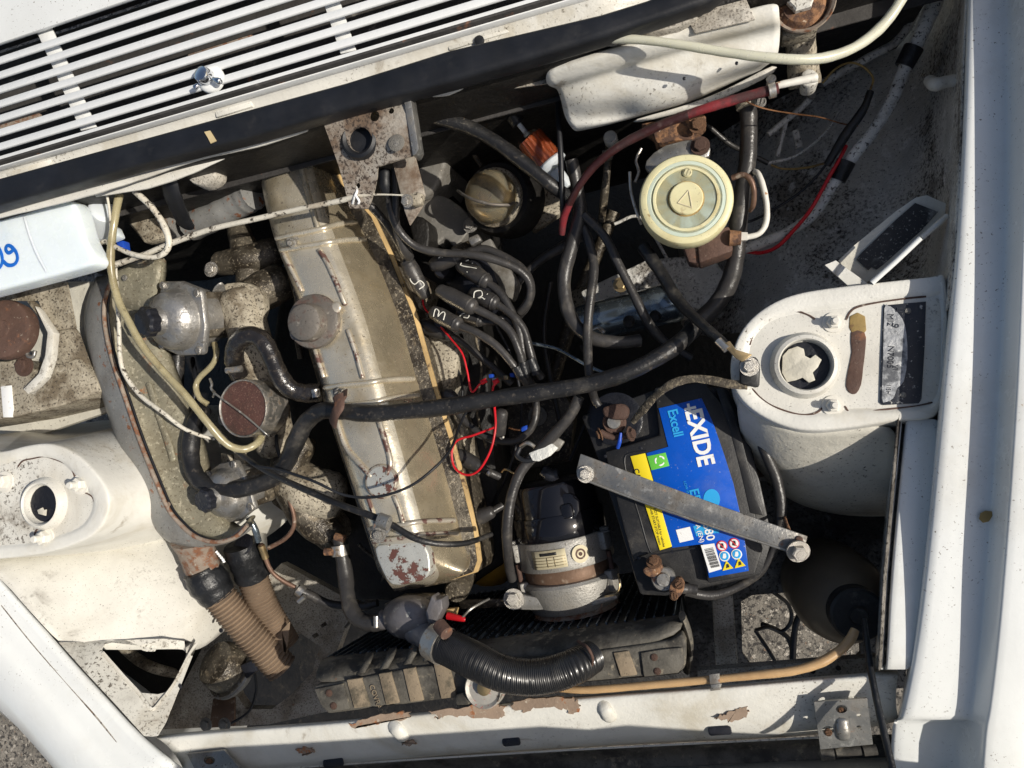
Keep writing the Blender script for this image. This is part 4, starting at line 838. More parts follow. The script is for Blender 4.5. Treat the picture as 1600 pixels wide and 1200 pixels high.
prism('paint_mark', [(1, 604), (17, 602), (20, 640), (18, 652), (5, 652)], .768, .004, M['ltext'], car, bevel=.0004)
# rusty round horn, top left
hn = thing('horn', (20, 520, .74), 'flat round rust brown horn below the washer bottle', 'horn')
lathe('diaphragm', (4, 514, .812), Vector((.12, .05, 1)), [(.046, -.022), (.048, -.004), (.046, .001), (.043, .002), (.014, .002), (.013, .004), (1e-5, .004)], M['rust'], hn, 44)
lathe('body', (4, 522, .775), Vector((.12, .05, 1)), [(.03, -.03), (.044, -.012), (.046, .004)], M['black'], hn, 36)
tube('hook', [(40, 545, .79), (44, 556, .79), (52, 557, .79), (55, 548, .79)], 6, M['steel'], hn)

# elongated air box: grey rim with rusted rolled edge, olive pan
ab = thing('air_box', (260, 640, .68), 'long grey carburettor air box with rusty rolled edge beside the left strut tower', 'air box')
rim_o = [(150, 432), (133, 470), (129, 510), (140, 560), (160, 625), (185, 700), (212, 765), (228, 800), (243, 832), (262, 848), (288, 856), (330, 856), (366, 846), (392, 826)]
rim_i = [(176, 428), (163, 470), (163, 510), (174, 560), (194, 620), (218, 690), (243, 752), (262, 795), (280, 818), (300, 836), (322, 845), (345, 846), (368, 838), (386, 820)]
loft('outer_rim', [[(u, v, .72) for u, v in rim_o], [(u + 1, v, .765) for u, v in rim_o], [(u + 6, v, .772) for u, v in rim_o], [(u - 6, v, .785) for u, v in rim_i], [(u, v, .787) for u, v in rim_i]], M['airbox'], ab, sub=1)
tube('rolled_edge', [(u + 1, v, .788) for u, v in rim_i], 7, M['rustrim'], ab, seg=8, res=4)
tube('gasket_line', [(u + 7, v - 2, .785) for u, v in rim_i], 4, M['rubber'], ab, seg=8, res=4)
pan_r = [(250, 404), (245, 450), (235, 505), (262, 580), (290, 650), (310, 700), (318, 750), (330, 790), (345, 812), (358, 824), (366, 826), (374, 822), (380, 816), (388, 806)]
loft('pan', [[(u + 5, v - 2, .782) for u, v in rim_i], [(u + 12, v - 4, .772) for u, v in rim_i], [((u + 12 + a) / 2, (v + b) / 2, .768) for (u, v), (a, b) in zip(rim_i, pan_r)], [(a, b, .766) for a, b in pan_r], [(a + 14, b - 3, .74) for a, b in pan_r]], M['airpan'], ab, sub=1)
for pts in ([(232, 600), (248, 650), (262, 690), (270, 718)],): tube('pressed_channel', [(u, v, .7705) for u, v in pts], [10, 11, 12, 12], M['airpan'], ab, capround=True, flat=.5)
loft('back_cover', [[(176, 426, .787), (200, 412, .787), (232, 402, .787), (258, 408, .787)], [(172, 440, .785), (200, 436, .785), (225, 440, .785), (245, 450, .78)], [(168, 480, .772), (200, 480, .77), (225, 490, .77), (238, 505, .765)]], M['airpan'], ab, sub=1)
fast('screw', (195, 434, .789), 5, M['steel'], ab)
fast('screw', (263, 788, .787), 4, M['rustrim'], ab); 
# stub spout for duct
tube('duct_spout', [(300, 842, .75), (310, 870, .735), (320, 900, .72)], [70, 60, 52], M['rustrim'], ab, flat=.8)

def tape_wrap(name, pts, w, parent): return tube(name, pts, w, M['tape'], parent, seg=14)
for nm, a, b in (('left', [(318, 895, .725), (340, 928, .71), (378, 975, .69), (416, 1018, .67), (440, 1044, .655)], 58), ('right', [(382, 862, .70), (392, 895, .68), (408, 938, .665), (428, 975, .65), (446, 1006, .635)], 52)):
    d = thing('air_duct', a[-1], 'brown corrugated air duct taped to the rusty spout of the air box' if nm == 'left' else 'brown corrugated air duct with open black taped end beside a twin', 'air duct', 'corrugated air ducts')
    tube('hose_wall', a[1:], [b * .92, b * .9, b * .88, b * .88], M['duct'], d, ring=24, ringamp=.17, seg=22)
    if nm == 'left':
        tape_wrap('tape', [(314, 888, .728), (326, 908, .72), (342, 932, .708)], [b * 1.02, b * 1.08, b * .98], d)
    else:
        tape_wrap('tape', [(376, 850, .705), (384, 872, .695), (394, 900, .678)], [b * 1.0, b * 1.08, b * .98], d)
        disc('open_mouth', 377, 852, .712, 20, .004, M['plug'], d, Vector((-.2, .5, .8)), seg=20)
prism('duct_flap', [(420, 1004), (440, 985), (452, 972), (450, 1000), (446, 1022), (448, 1014), (430, 1030)], .665, .003, M['duct'], None, bevel=.0005, label='torn flap of corrugated paper between the two brown ducts', cat='paper flap')
tube('zip_tie', [(338, 862, .735), (343, 868, .735), (348, 874, .735), (350, 878, .733)], 5, M['ltext'], None, ring=5, ringamp=.35, label='serrated white tail of a cable tie between taped ducts', cat='cable tie')

# lower left horn on its bracket
h2 = thing('horn', (350, 1050, .60), 'dirty round metal horn bolted beside the corrugated ducts', 'horn')
ax2 = Vector((-.25, .55, .8))
c2 = P(352, 1042, .655)
lathe('bowl', c2, ax2, [(.043, -.014), (.0455, -.012), (.0455, -.008), (.040, -.006), (.038, .012), (.034, .022), (.018, .026), (1e-5, .027)], M['castdirty'], h2, 40)
lathe('rim', c2, ax2, [(.036, -.03), (.047, -.018), (.048, -.013), (.0455, -.010)], M['airbox'], h2, 40)
for k in range(6):
    x_, y_, a_ = frame(ax2); t = k * math.pi / 3 + .3
    fast('rivet', c2 + a_ * -.009 + (x_ * math.cos(t) + y_ * math.sin(t)) * .043, 4, M['steel'], h2, ax2)
prism('connector', [(374, 1040), (398, 1030), (402, 1048), (384, 1062)], .67, .02, M['plug'], h2, bevel=.003)
prism('mounting_strap', [(332, 1092), (366, 1090), (366, 1135), (326, 1138)], .63, .006, M['lami'], h2, bevel=.002)
for uv in ((322, 1132), (351, 1132)): fast('bolt', (*uv, .665), 7, M['steel'], h2)
tube('wire', [(398, 1050, .655), (400, 1080, .64), (390, 1110, .64), (370, 1125, .65), (356, 1132, .66)], 4, M['rubber'], h2)

# carburettors: round dashpot body with black damper knob
def carb(u, v, z, k, knob, label, rot=0):
    t = thing('carburettor', (u, v, z - .08), label, 'carburettor', 'pair of carburettors')
    c = P(u, v, z); s = k * dep(c)
    axis = Vector((-.30, -.14, .94)).normalized()
    lathe('suction_chamber', c, axis, [(52 * s, -60 * s), (53 * s, -6 * s), (50 * s, 8 * s), (44 * s, 20 * s), (30 * s, 27 * s), (24 * s, 30 * s), (20 * s, 44 * s), (1e-5, 44 * s)], M['cast'], t, 44)
    x_, y_, a_ = frame(axis)
    O = []
    for (a, r) in ((20, 78), (60, 66), (100, 76), (150, 64), (200, 76), (240, 64), (290, 78), (330, 64)):
        O.append(c + (x_ * math.cos(rad(a + rot)) + y_ * math.sin(rad(a + rot))) * r * s)
    n = len(O)
    mk('flange', [o + a_ * -10 * s for o in O] + [o + a_ * -24 * s for o in O], [tuple(range(n)), tuple(n + i for i in reversed(range(n)))] + [(i, (i + 1) % n, n + (i + 1) % n, n + i) for i in range(n)], M['cast'], t, bevel=5 * s)
    for a in (20, 100, 200, 290):
        fast('screw', c + (x_ * math.cos(rad(a + rot)) + y_ * math.sin(rad(a + rot))) * 68 * s + a_ * -10 * s, 6.5, M['bright'], t, axis)
    kc = c + a_ * 42 * s
    lathe('damper_knob', kc, axis, [(20 * s, -4 * s), (24 * s, 0), (24 * s, 14 * s), (20 * s, 18 * s), (1e-5, 18 * s)], M['plug'], t, 48, lobes=lambda th_, h: 1 + .07 * math.cos(th_ * 8))
    box('body', c + a_ * -60 * s, (x_, y_, a_), (90 * s, 80 * s, 70 * s), M['castdirty'], t, bevel=8 * s)
    return t, c, s, axis
carb(272, 500, .80, .92, 0, 'cast aluminium carburettor with black knob beside the air box, clear tube across it', 10)
carb(352, 772, .77, .74, 0, 'cast aluminium carburettor half hidden under the looped black hose', 40)
# manifold castings between carburettors and engine
im = thing('inlet_manifold', (390, 520, .55), 'grimy cast inlet manifold between the carburettors and engine', 'manifold')
for pts, w_, m_ in (([(345, 500, .70), (385, 470, .71), (440, 440, .70)], [55, 60, 60], 'castdirty'), ([(375, 470, .735), (400, 560, .74), (420, 640, .72), (430, 700, .71)], [66, 60, 62, 60], 'castpale'), ([(345, 412, .70), (385, 405, .71), (430, 395, .69)], [38, 44, 48], 'castdirty'),
                    ([(372, 356, .68), (385, 400, .70), (392, 440, .70)], [34, 44, 44], 'castdirty'), ([(455, 745, .69), (480, 765, .69), (520, 775, .68)], [70, 76, 80], 'castpale'), ([(470, 690, .69), (450, 740, .70), (480, 800, .68), (520, 840, .67)], [50, 60, 60, 50], 'castdirty')):
    tube('runner', pts, w_, M[m_], im, capround=True, seg=14)
prism('flange', [(340, 450), (372, 440), (404, 450), (412, 480), (395, 510), (352, 486)], .748, .02, M['castpale'], im, bevel=.004, smo=2)
fast('bolt', (330, 421, .735), 8, M['bright'], im); fast('bolt', (326, 493, .72), 9, M['cast'], im)
loft('heat_shield', [[(326, 470, .76), (336, 445, .765), (348, 440, .765)], [(330, 475, .75), (340, 450, .752), (352, 446, .75)], [(340, 520, .70), (352, 530, .70), (368, 528, .70)]], M['cast'], im, sub=1)
prism('casting', [(420, 780), (470, 770), (515, 800), (530, 830), (520, 850), (500, 838), (470, 830), (440, 800)], .66, .05, M['castpale'], im, bevel=.006, smo=2)
fast('bolt', (350, 655, .72), 7, M['bright'], im)
# choke / throttle box gear on the second carb
for uv, z in (((372, 712), .72), ((352, 722), .72)): prism('lever', [(uv[0] - 8, uv[1] - 14), (uv[0] + 8, uv[1] - 12), (uv[0] + 10, uv[1] + 14), (uv[0] - 6, uv[1] + 12)], z, .01, M['castpale'], im, bevel=.002)

# rusty brown disc (filter canister) with wire across
fcn = thing('breather_filter', (381, 640, .74), 'round brown faced breather canister with a wire across it', 'breather filter')
cax = Vector((-.12, -.02, 1))
cc_ = P(381, 638, .795)
lathe('canister', cc_, cax, [(.041, -.05), (.0425, -.006), (.0425, .002), (.0415, .0035), (.040, .0025), (.0395, .0)], M['bright'], fcn, 48)
lathe('face', cc_, cax, [(.0398, -.002), (.0392, .0012), (1e-5, .0016)], M['browndisc'], fcn, 48)
tube('wire_clip', [(333, 611, .79), (340, 618, .801), (381, 648, .802), (416, 678, .80), (420, 680, .78)], 3.2, M['steel'], fcn, seg=8)
tube('wire_end', [(328, 592, .77), (331, 600, .775), (330, 607, .778), (335, 614, .78), (333, 620, .775)], 4, M['bright'], fcn)

# hoses left of the engine (each its own thing)
def hose(name, pts, w_, m_, label, cat='hose', group=None, **k):
    return tube(name, pts, w_, M[m_], None, label=label, cat=cat, group=group, **k)
bh = thing('breather_hose', (420, 570, .70), 'oily glossy black S-shaped breather hose beside the rocker cover', 'hose')
tube('hose_body', [(372, 582, .765), (366, 560, .79), (370, 538, .805), (388, 524, .812), (408, 530, .81), (422, 552, .805), (436, 585, .80), (452, 606, .79), (475, 614, .78), (500, 614, .775)], 30, M['oilhose'], bh)
cl = tube('clip', [(368, 574, .785), (374, 586, .775)], 31, M['oilhose'], bh, res=2)
tube('screw', [(354, 579, .80), (377, 576, .80)], [10, 11], M['bright'], bh, res=2)
tube('clip', [(492, 608, .785), (494, 620, .783)], [14, 14], M['bright'], bh, res=2)
hh = thing('heater_hose', (700, 640, .80), 'long black hose crossing the rocker cover and looping to the carburettors', 'hose')
tube('hose_body', [(1085, 513, .79), (1062, 535, .81), (1030, 557, .82), (980, 582, .825), (920, 600, .825), (850, 612, .825), (780, 622, .825), (710, 634, .83), (640, 642, .835), (580, 646, .835), (536, 643, .83), (505, 642, .82), (480, 658, .81), (462, 690, .80), (448, 722, .79), (428, 745, .785), (400, 758, .785), (365, 765, .785), (330, 762, .785), (307, 745, .785), (298, 715, .78), (300, 680, .775), (308, 655, .765), (318, 640, .75)], [27] * 10 + [27, 26, 28, 28, 28, 28, 27, 27, 27, 27, 27, 27, 27, 26], M['hose'], hh, res=6, seg=16)
pcl = thing('hose_clip', (530, 640, .80), None, None, parent=hh)
tube('clip_band', [(528, 618, .845), (530, 634, .853), (524, 646, .852), (520, 662, .838)], 20, M['rust'], pcl, flat=.35)
tube('clip_tab', [(536, 614, .82), (535, 625, .84)], 20, M['rust'], pcl, res=2, flat=.3)
hose('vacuum_hose', [(278, 545, .70), (275, 600, .70), (270, 650, .70), (274, 690, .70), (292, 720, .70)], 22, 'hose', 'short black hose dropping behind the clear tube beside the air box', seg=14)
hose('clear_tube', [(205, 262, .86), (188, 300, .87), (178, 350, .875), (173, 395, .87), (175, 430, .865), (185, 470, .86), (200, 500, .86), (222, 540, .855), (255, 580, .85), (290, 618, .845), (320, 655, .835), (345, 685, .82), (362, 698, .81), (382, 702, .80), (400, 694, .79), (408, 684, .775)], 12, 'clear', 'long yellowed clear tube hanging from the scuttle past the air box', 'tube')
hose('clear_tube', [(335, 536, .76), (338, 555, .765), (330, 572, .765), (312, 590, .765), (306, 605, .765), (312, 622, .765), (325, 632, .76)], 9, 'clear', 'short curled yellowed tube below the aluminium carburettor', 'tube')
hose('white_cable', [(180, 415, .85), (183, 460, .84), (186, 510, .835), (188, 560, .83), (198, 590, .825), (222, 620, .82), (255, 645, .82), (285, 668, .81), (312, 680, .80), (335, 686, .785)], [6, 7, 6.5, 7, 7.5, 7, 7, 6, 6, 5], 'whitecable', 'chipped white cable curving down the length of the air box', 'cable')
hose('white_cable', [(157, 380, .86), (166, 378, .865), (185, 388, .87), (210, 398, .872), (240, 402, .872), (258, 394, .872), (264, 378, .874), (256, 352, .876), (238, 325, .878), (212, 300, .88), (190, 280, .885), (165, 262, .89)], [7, 8, 8, 8, 8, 9, 10, 10, 10, 10, 9, 9], 'whitecable', 'looped white sleeved cable beside the washer bottle cap', 'cable')
hose('bonnet_cable', [(180, 414, .86), (230, 396, .865), (268, 380, .868), (330, 358, .872), (400, 342, .876), (470, 326, .88), (530, 314, .885), (556, 307, .888), (590, 304, .888), (630, 305, .885)], [9, 9, 9, 9, 8.5, 8.5, 8.5, 8, 3, 2.5], 'whitecable', 'straight dirty white release cable crossing the back of the rocker cover', 'cable')
hose('white_cable', [(160, 282, .89), (168, 310, .885), (172, 340, .88), (174, 385, .87), (178, 420, .86)], 4, 'whitecable', 'thin white cable hanging behind the clear tube near the bottle cap', 'cable')
cn = thing('cable_clamp', (640, 310, .86), 'small pale cable clamp at the end of the release cable', 'clamp')
prism('block', [(630, 306), (650, 299), (660, 302), (658, 318), (644, 322)], .885, .012, M['castpale'], cn, bevel=.002)
fast('bolt', (637, 314, .888), 7, M['bright'], cn, Vector((-.3, -.3, 1)), h=1.6)
tb = thing('cable_tie', (556, 306, .885), 'small white knot of cable tie on the hanging bracket', 'cable tie')
tube('loop', [(551, 318, .885), (554, 308, .892), (558, 298, .892), (556, 292, .888)], 4, M['ltext'], tb); tube('tail', [(556, 306, .893), (561, 314, .892), (560, 318, .89)], 4, M['ltext'], tb)
# heater/blower trunking behind: grey plastic tube shapes
bl = thing('demister_trunk', (320, 320, .70), 'grey plastic demister trunk and fan housing under the scuttle', 'air trunk')
tube('trunk', [(300, 352, .70), (340, 335, .72), (375, 315, .73), (396, 304, .74)], [46, 44, 46, 50], M['airbox'], bl)
tube('trunk', [(240, 358, .69), (285, 348, .69)], [52, 60], M['airbox'], bl, res=3)
tube('drain_hose', [(262, 264, .88), (268, 300, .86), (282, 335, .82), (290, 350, .80)], [30, 33, 34, 30], M['rubber'], bl, capround=True, flat=.5)
prism('housing', [(280, 262), (310, 252), (332, 256), (336, 275), (318, 288), (300, 286)], .86, .03, M['speck'], bl, bevel=.004, smo=2)
prism('mount', [(195, 325), (225, 312), (250, 340), (255, 372), (225, 380), (200, 350)], .74, .02, M['castpale'], bl, bevel=.004)
hose('breather_wire', [(400, 728, .83), (440, 735, .84), (490, 752, .85), (540, 774, .845), (590, 776, .845), (640, 760, .84), (680, 730, .83), (705, 700, .80), (720, 660, .75), (745, 615, .70)], 4.5, 'rubber', 'thin black wire draped in a curve over the front of the rocker cover', 'wire')
tw_ = thing('throttle_cable', (560, 800, .82), 'thicker black throttle cable clipped to the front of the rocker cover', 'cable')
tube('cable', [(340, 672, .80), (372, 705, .80), (410, 733, .81), (470, 762, .83), (530, 788, .84), (580, 806, .84), (612, 820, .838), (650, 842, .835), (690, 850, .82), (730, 848, .79), (768, 835, .75)], [7, 8, 9, 10, 11, 11, 11, 10, 10, 9, 8], M['hose'], tw_)
tube('clip', [(592, 812, .845), (608, 818, .848)], 24, M['steel'], tw_, res=2, flat=.7)
fast('bolt', (592, 836, .815), 8, M['steel'], tw_)
prism('clip_tab', [(582, 812), (606, 806), (612, 824), (596, 846), (582, 838)], .815, .006, M['steel'], tw_, bevel=.0015)
# coolant hose at the front of the manifold, thin pipes
ch = thing('coolant_hose', (550, 920, .65), 'grey bent coolant hose with clamp running down to the thermostat housing', 'hose')
tube('hose_body', [(530, 840, .70), (534, 862, .70), (540, 900, .70), (543, 930, .71), (550, 955, .72), (565, 970, .725), (585, 974, .73), (602, 972, .735)], [22, 23, 24, 24, 25, 25, 25, 24], M['lead'], ch, seg=16)
tube('clamp', [(531, 852, .702), (533, 868, .702)], 28, M['bright'], ch, res=2)
tube('clamp_screw', [(508, 862, .71), (522, 862, .71)], 12, M['orange'], ch, res=2)
tube('rust_collar', [(524, 838, .71), (538, 842, .71)], 12, M['orange'], ch, res=2)
vp = thing('brake_vacuum_pipe', (440, 880, .65), 'thin rusty copper pipe with brass union ending in a clamped rubber hose', 'pipe')
tube('pipe', [(408, 850, .71), (414, 870, .70), (424, 892, .69), (440, 906, .68), (462, 918, .67)], 7, M['pipe'], vp)
tube('union', [(408, 852, .712), (415, 872, .702)], 11, M['brass'], vp, res=2)
tube('upper_pipe', [(452, 780, .72), (459, 805, .715), (458, 825, .71), (445, 842, .705), (420, 856, .70)], 7, M['pipe'], vp)
tube('sleeve', [(388, 808, .73), (398, 826, .725), (404, 846, .715)], 10, M['gun'], vp)
tube('rubber_end', [(464, 920, .67), (485, 930, .66), (515, 944, .65), (560, 948, .64), (590, 942, .64)], [15, 14, 14, 14, 12], M['lead'], vp)
tube('clamp', [(466, 920, .672), (474, 926, .67)], 20, M['bright'], vp, res=2)
tube('clamp_screw', [(466, 940, .68), (476, 932, .68)], 8, M['bright'], vp, res=2)
M['darkred'] = mat('blackened_red_hose', (.045, .014, .014), .4, layers=[((.14, .10, .09), 60, .55, .75, {'amt': .5}), ((.012, .010, .010), 20, .45, .65, {'amt': .8})], bump=(260, .0004), vary=.2)
# ---------------------------------------------------------------- right of the engine
# heater / plenum box: big white pressing
hx = thing('heater_box', (1030, 120, .75), 'large white pressed metal heater box under the end of the black seal', 'heater box')
loft('pressing', [
    [(866, 104, .905), (905, 88, .912), (960, 74, .915), (1030, 56, .917), (1110, 30, .92), (1170, 14, .92), (1216, 2, .92)],
    [(854, 112, .905), (900, 98, .915), (960, 82, .917), (1030, 64, .918), (1110, 42, .92), (1172, 26, .92), (1217, 14, .92)],
    [(852, 126, .895), (900, 112, .905), (960, 96, .906), (1030, 78, .908), (1110, 56, .910), (1174, 40, .912), (1218, 28, .912)],
    [(858, 136, .885), (902, 124, .893), (962, 107, .895), (1032, 86, .897), (1112, 63, .9), (1176, 48, .905), (1219, 37, .905)],
    [(870, 137, .862), (906, 126, .872), (964, 109, .875), (1034, 89, .878), (1114, 67, .88), (1178, 53, .884), (1219, 44, .882)],
    [(874, 148, .858), (910, 146, .868), (966, 132, .874), (1036, 116, .878), (1116, 98, .88), (1176, 84, .88), (1218, 72, .874)],
    [(878, 162, .848), (914, 164, .858), (964, 156, .862), (996, 148, .872), (1070, 128, .876), (1150, 108, .872), (1214, 92, .858)],
    [(881, 178, .832), (920, 182, .832), (972, 172, .826), (1002, 162, .864), (1072, 146, .864), (1112, 128, .835), (1205, 98, .832)],
    [(887, 192, .824), (926, 191, .824), (980, 182, .818), (1008, 173, .852), (1068, 160, .852), (1102, 142, .818), (1195, 104, .82)],
    [(898, 206, .815), (934, 200, .822), (980, 188, .825), (1016, 177, .825), (1066, 165, .825), (1100, 150, .815), (1188, 110, .82)],
    [(904, 205, .77), (940, 198, .77), (984, 186, .77), (1020, 176, .77), (1068, 164, .77), (1104, 148, .77), (1186, 110, .77)]], M['white'], hx, sub=2, solid=.0015)
prism('top_flange', [(1076, 22), (1166, -2), (1180, 30), (1120, 44), (1086, 52), (1076, 34)], .9225, .003, M['speck'], hx, bevel=.001)
loft('lower_lip', [[(985, 188, .82), (1050, 172, .82), (1110, 152, .82), (1160, 128, .83), (1216, 96, .84)], [(990, 194, .815), (1050, 180, .815), (1115, 160, .815), (1170, 136, .825), (1216, 112, .83)]], M['cream'], hx, sub=1)
for uv, z in (((1069, 122), .895), ((1151, 98), .892)):
    disc('plug_hole', *uv, z, 2.6, .002, M['plug'], hx, seg=12)
prism('scuttle_end', [(930, 64), (1040, 26), (1090, 12), (1090, 28), (1060, 42), (985, 58)], .93, .03, M['speck'], car, bevel=.003)
# milky tube across it
def hose2(name, pts, w_, m_, label, cat='hose', group=None, **k):
    return tube(name, pts, w_, M[m_], None, label=label, cat=cat, group=group, **k)
hose2('milky_tube', [(880, 78, .93), (920, 66, .935), (960, 61, .937), (1010, 63, .938), (1070, 71, .938), (1130, 81, .936), (1190, 89, .934), (1245, 93, .93), (1290, 90, .92), (1335, 74, .91), (1375, 44, .90), (1405, 5, .90), (1425, -40, .90)], [10, 12, 13, 14, 14, 15, 15, 16, 16, 16, 17, 17, 17], 'milky', 'milky translucent tube crossing the white heater box', 'tube', seg=16)
# heater tap: pipe with rusty cap on top
ht = thing('heater_tap', (1252, 80, .70), 'speckled heater pipe with round rusty filler at top right of the heater box', 'heater tap')
tube('pipe', [(1246, 20, .84), (1250, 60, .82), (1254, 100, .80), (1258, 135, .79)], [46, 46, 46, 48], M['castpale'], ht, seg=18)
prism('collar', [(1220, 34), (1276, 30), (1280, 44), (1222, 58)], .86, .03, M['castpale'], ht, bevel=.004)
cT = P(1255, 2, .885)
lathe('filler_cup', cT, Vector((-.05, -.1, 1)), [(.026, -.03), (.034, -.004), (.0355, .0), (.0345, .002), (.031, .0), (.028, -.008), (1e-5, -.009)], M['rustrim'], ht, 40)
lathe('rust_ring', cT + Vector((0, 0, -.006)), Vector((-.05, -.1, 1)), [(.028, -.002), (.022, .004), (.016, .003), (1e-5, .003)], M['orange'], ht, 30)
lathe('nut', cT + Vector((-.002, .004, -.002)), Vector((-.05, -.1, 1)), [(.0165, 0), (.0165, .008), (.014, .010), (1e-5, .0105)], M['cream'], ht, 6)
prism('elbow_nut', [(1252, 112), (1266, 104), (1278, 112), (1280, 128), (1268, 136), (1254, 134)], .825, .03, M['cream'], ht, bevel=.004)
tube('nipple', [(1274, 121, .842), (1250, 126, .845), (1222, 132, .848), (1208, 136, .848)], [14, 13, 11, 10], M['whitepipe'], ht, capround=True)
# red hose with worm clamp
rh = thing('red_hose', (1000, 230, .70), 'faded red hose with worm clamp running down past the brake reservoir', 'hose')
tube('hose_body', [(1216, 138, .85), (1180, 147, .85), (1140, 158, .85), (1095, 172, .848), (1060, 184, .846)], [16, 16, 15.5, 15, 14], M['redhose'], rh, seg=14)
tube('dark_hose_end', [(1075, 179, .847), (1050, 188, .845), (1005, 208, .84), (965, 230, .835), (930, 258, .825), (905, 290, .81), (890, 318, .79)], [15, 15, 15, 14, 13, 12, 11], M['darkred'], rh, seg=14)
tube('red_tip', [(892, 314, .792), (881, 340, .775), (878, 366, .76)], [11.5, 12, 11], M['redhose'], rh, seg=12)
tube('clamp', [(1200, 142, .85), (1211, 139, .85)], 26, M['bright'], rh, res=2)
fast('screw', (1205, 124, .868), 7.5, M['bright'], rh, Vector((-.2, .3, 1)))
# brake fluid reservoir
bf = thing('brake_reservoir', (1072, 310, .70), 'round yellowed plastic brake fluid cap with raised triangle on a rusty cylinder', 'brake reservoir')
axb = Vector((.06, -.03, 1)).normalized()
cb = P(1072, 311, .862); k_ = dep(cb)
lathe('cap', cb, axb, [(70 * k_, -.026), (72.5 * k_, -.022), (72.5 * k_, -.004), (70 * k_, .0), (66 * k_, .0015), (61 * k_, .0015), (60 * k_, .0005)], M['resv'], bf, 56)
lathe('cap_top', cb, axb, [(61 * k_, -.002), (60 * k_, .001), (55 * k_, .0015), (54 * k_, .0005), (48 * k_, .0005), (1e-5, .0005)], M['resv2'], bf, 56)
for r0, r1 in ((52, 46),):
    lathe('cap_ring', cb + axb * .0002, axb, [(r0 * k_, 0), ((r0 - 1) * k_, .0022), ((r1 + 1) * k_, .0022), (r1 * k_, 0)], M['resv'], bf, 56)
lathe('groove_grime', cb, axb, [(28.2 * k_, .0003), (28 * k_, .0009), (26 * k_, .0009)], M['ochre'], bf, 44)
lathe('cap_button', cb, axb, [(26 * k_, 0), (26 * k_, .004), (24.5 * k_, .0052), (1e-5, .0054)], M['resv'], bf, 44)
x_, y_, a_ = frame(axb)
tri = [P(1059, 317, .868), P(1076, 297, .868), P(1081, 324, .868)]
tri = [cb + (p - cb) - a_ * ((p - cb).dot(a_)) + a_ * .0056 for p in tri]
for i in range(3): tube('triangle_mark', [tri[i], tri[(i + 1) % 3]], 2.2, M['paperlab'], bf, res=1, seg=6)
q = P(1074, 268, .868); q = cb + (q - cb) - a_ * ((q - cb).dot(a_)) + a_ * .001
fast('screw', q, 7.5, M['resv'], bf, axb)
lathe('reservoir', cb, axb, [(52 * k_, -.09), (64 * k_, -.05), (68 * k_, -.022)], M['milky'], bf, 44)
prism('cylinder_body', [(1088, 368), (1140, 352), (1146, 392), (1092, 412)], .79, .04, M['rust'], bf, bevel=.004)
prism('cylinder_port', [(1066, 382), (1094, 386), (1094, 412), (1076, 410)], .785, .03, M['rust'], bf, bevel=.003)
tube('outlet', [(1140, 372, .79), (1158, 372, .79)], [26, 22], M['orange'], bf, res=2); tube('outlet_nut', [(1158, 370, .79), (1168, 370, .79)], [15, 14], M['whitepipe'], bf, res=2, seg=6)
prism('rear_flange', [(1010, 250), (1040, 226), (1090, 216), (1106, 222), (1108, 244), (1060, 262), (1014, 268)], .815, .015, M['steel'], bf, bevel=.003, smo=2)
fast('bolt', (1094, 228, .818), 10, M['rust'], bf)
prism('push_rod_mount', [(1000, 192), (1050, 186), (1098, 176), (1102, 190), (1082, 205), (1086, 218), (1050, 220), (1026, 224), (1020, 206)], .80, .04, M['orange'], bf, bevel=.005, smo=2)
fast('bolt', (1090, 196, .812), 9, M['orange'], bf)
tube('brake_pipe', [(1166, 371, .79), (1186, 365, .79), (1197, 348, .79), (1198, 320, .79), (1192, 290, .79), (1185, 272, .785), (1178, 268, .77)], 9, M['whitepipe'], bf)
tube('brake_pipe', [(1144, 278, .81), (1160, 273, .815), (1172, 280, .815), (1178, 298, .81), (1177, 320, .80), (1172, 330, .79)], [9, 9, 9, 9, 8, 6], M['pipe'], bf)
for pts in ([(984, 268, .80), (986, 300, .79), (996, 335, .78), (1002, 350, .77)], [(1002, 232, .78), (994, 250, .78), (998, 268, .78), (992, 285, .78)]): tube('spring_clip', pts, 5, M['bright'], bf)
# vertical ribbed hose beside it, continuing to strut tower
hose2('servo_hose', [(1168, 155, .78), (1170, 200, .775), (1168, 250, .77), (1160, 300, .765), (1154, 345, .76), (1150, 400, .75), (1138, 445, .74), (1115, 480, .74), (1080, 513, .76)], [26, 27, 26, 26, 27, 27, 28, 28, 28], 'lead', 'grey servo hose running down behind the brake reservoir', seg=16)
hb2 = thing('hose_band', (1168, 160, .80), 'worn clamp band at the top of the grey servo hose', 'clamp')
tube('band', [(1166, 158, .785), (1168, 168, .785)], 34, M['castpale'], hb2, res=2)
fast('screw', (1188, 160, .80), 9, M['steel'], hb2)
hose2('copper_strand', [(1163, 157, .85), (1180, 165, .85), (1205, 172, .84), (1242, 178, .82), (1280, 183, .78), (1315, 193, .74), (1340, 197, .72)], 2.4, 'copper', 'thin loose copper wire below the red hose clamp', 'wire', seg=6)
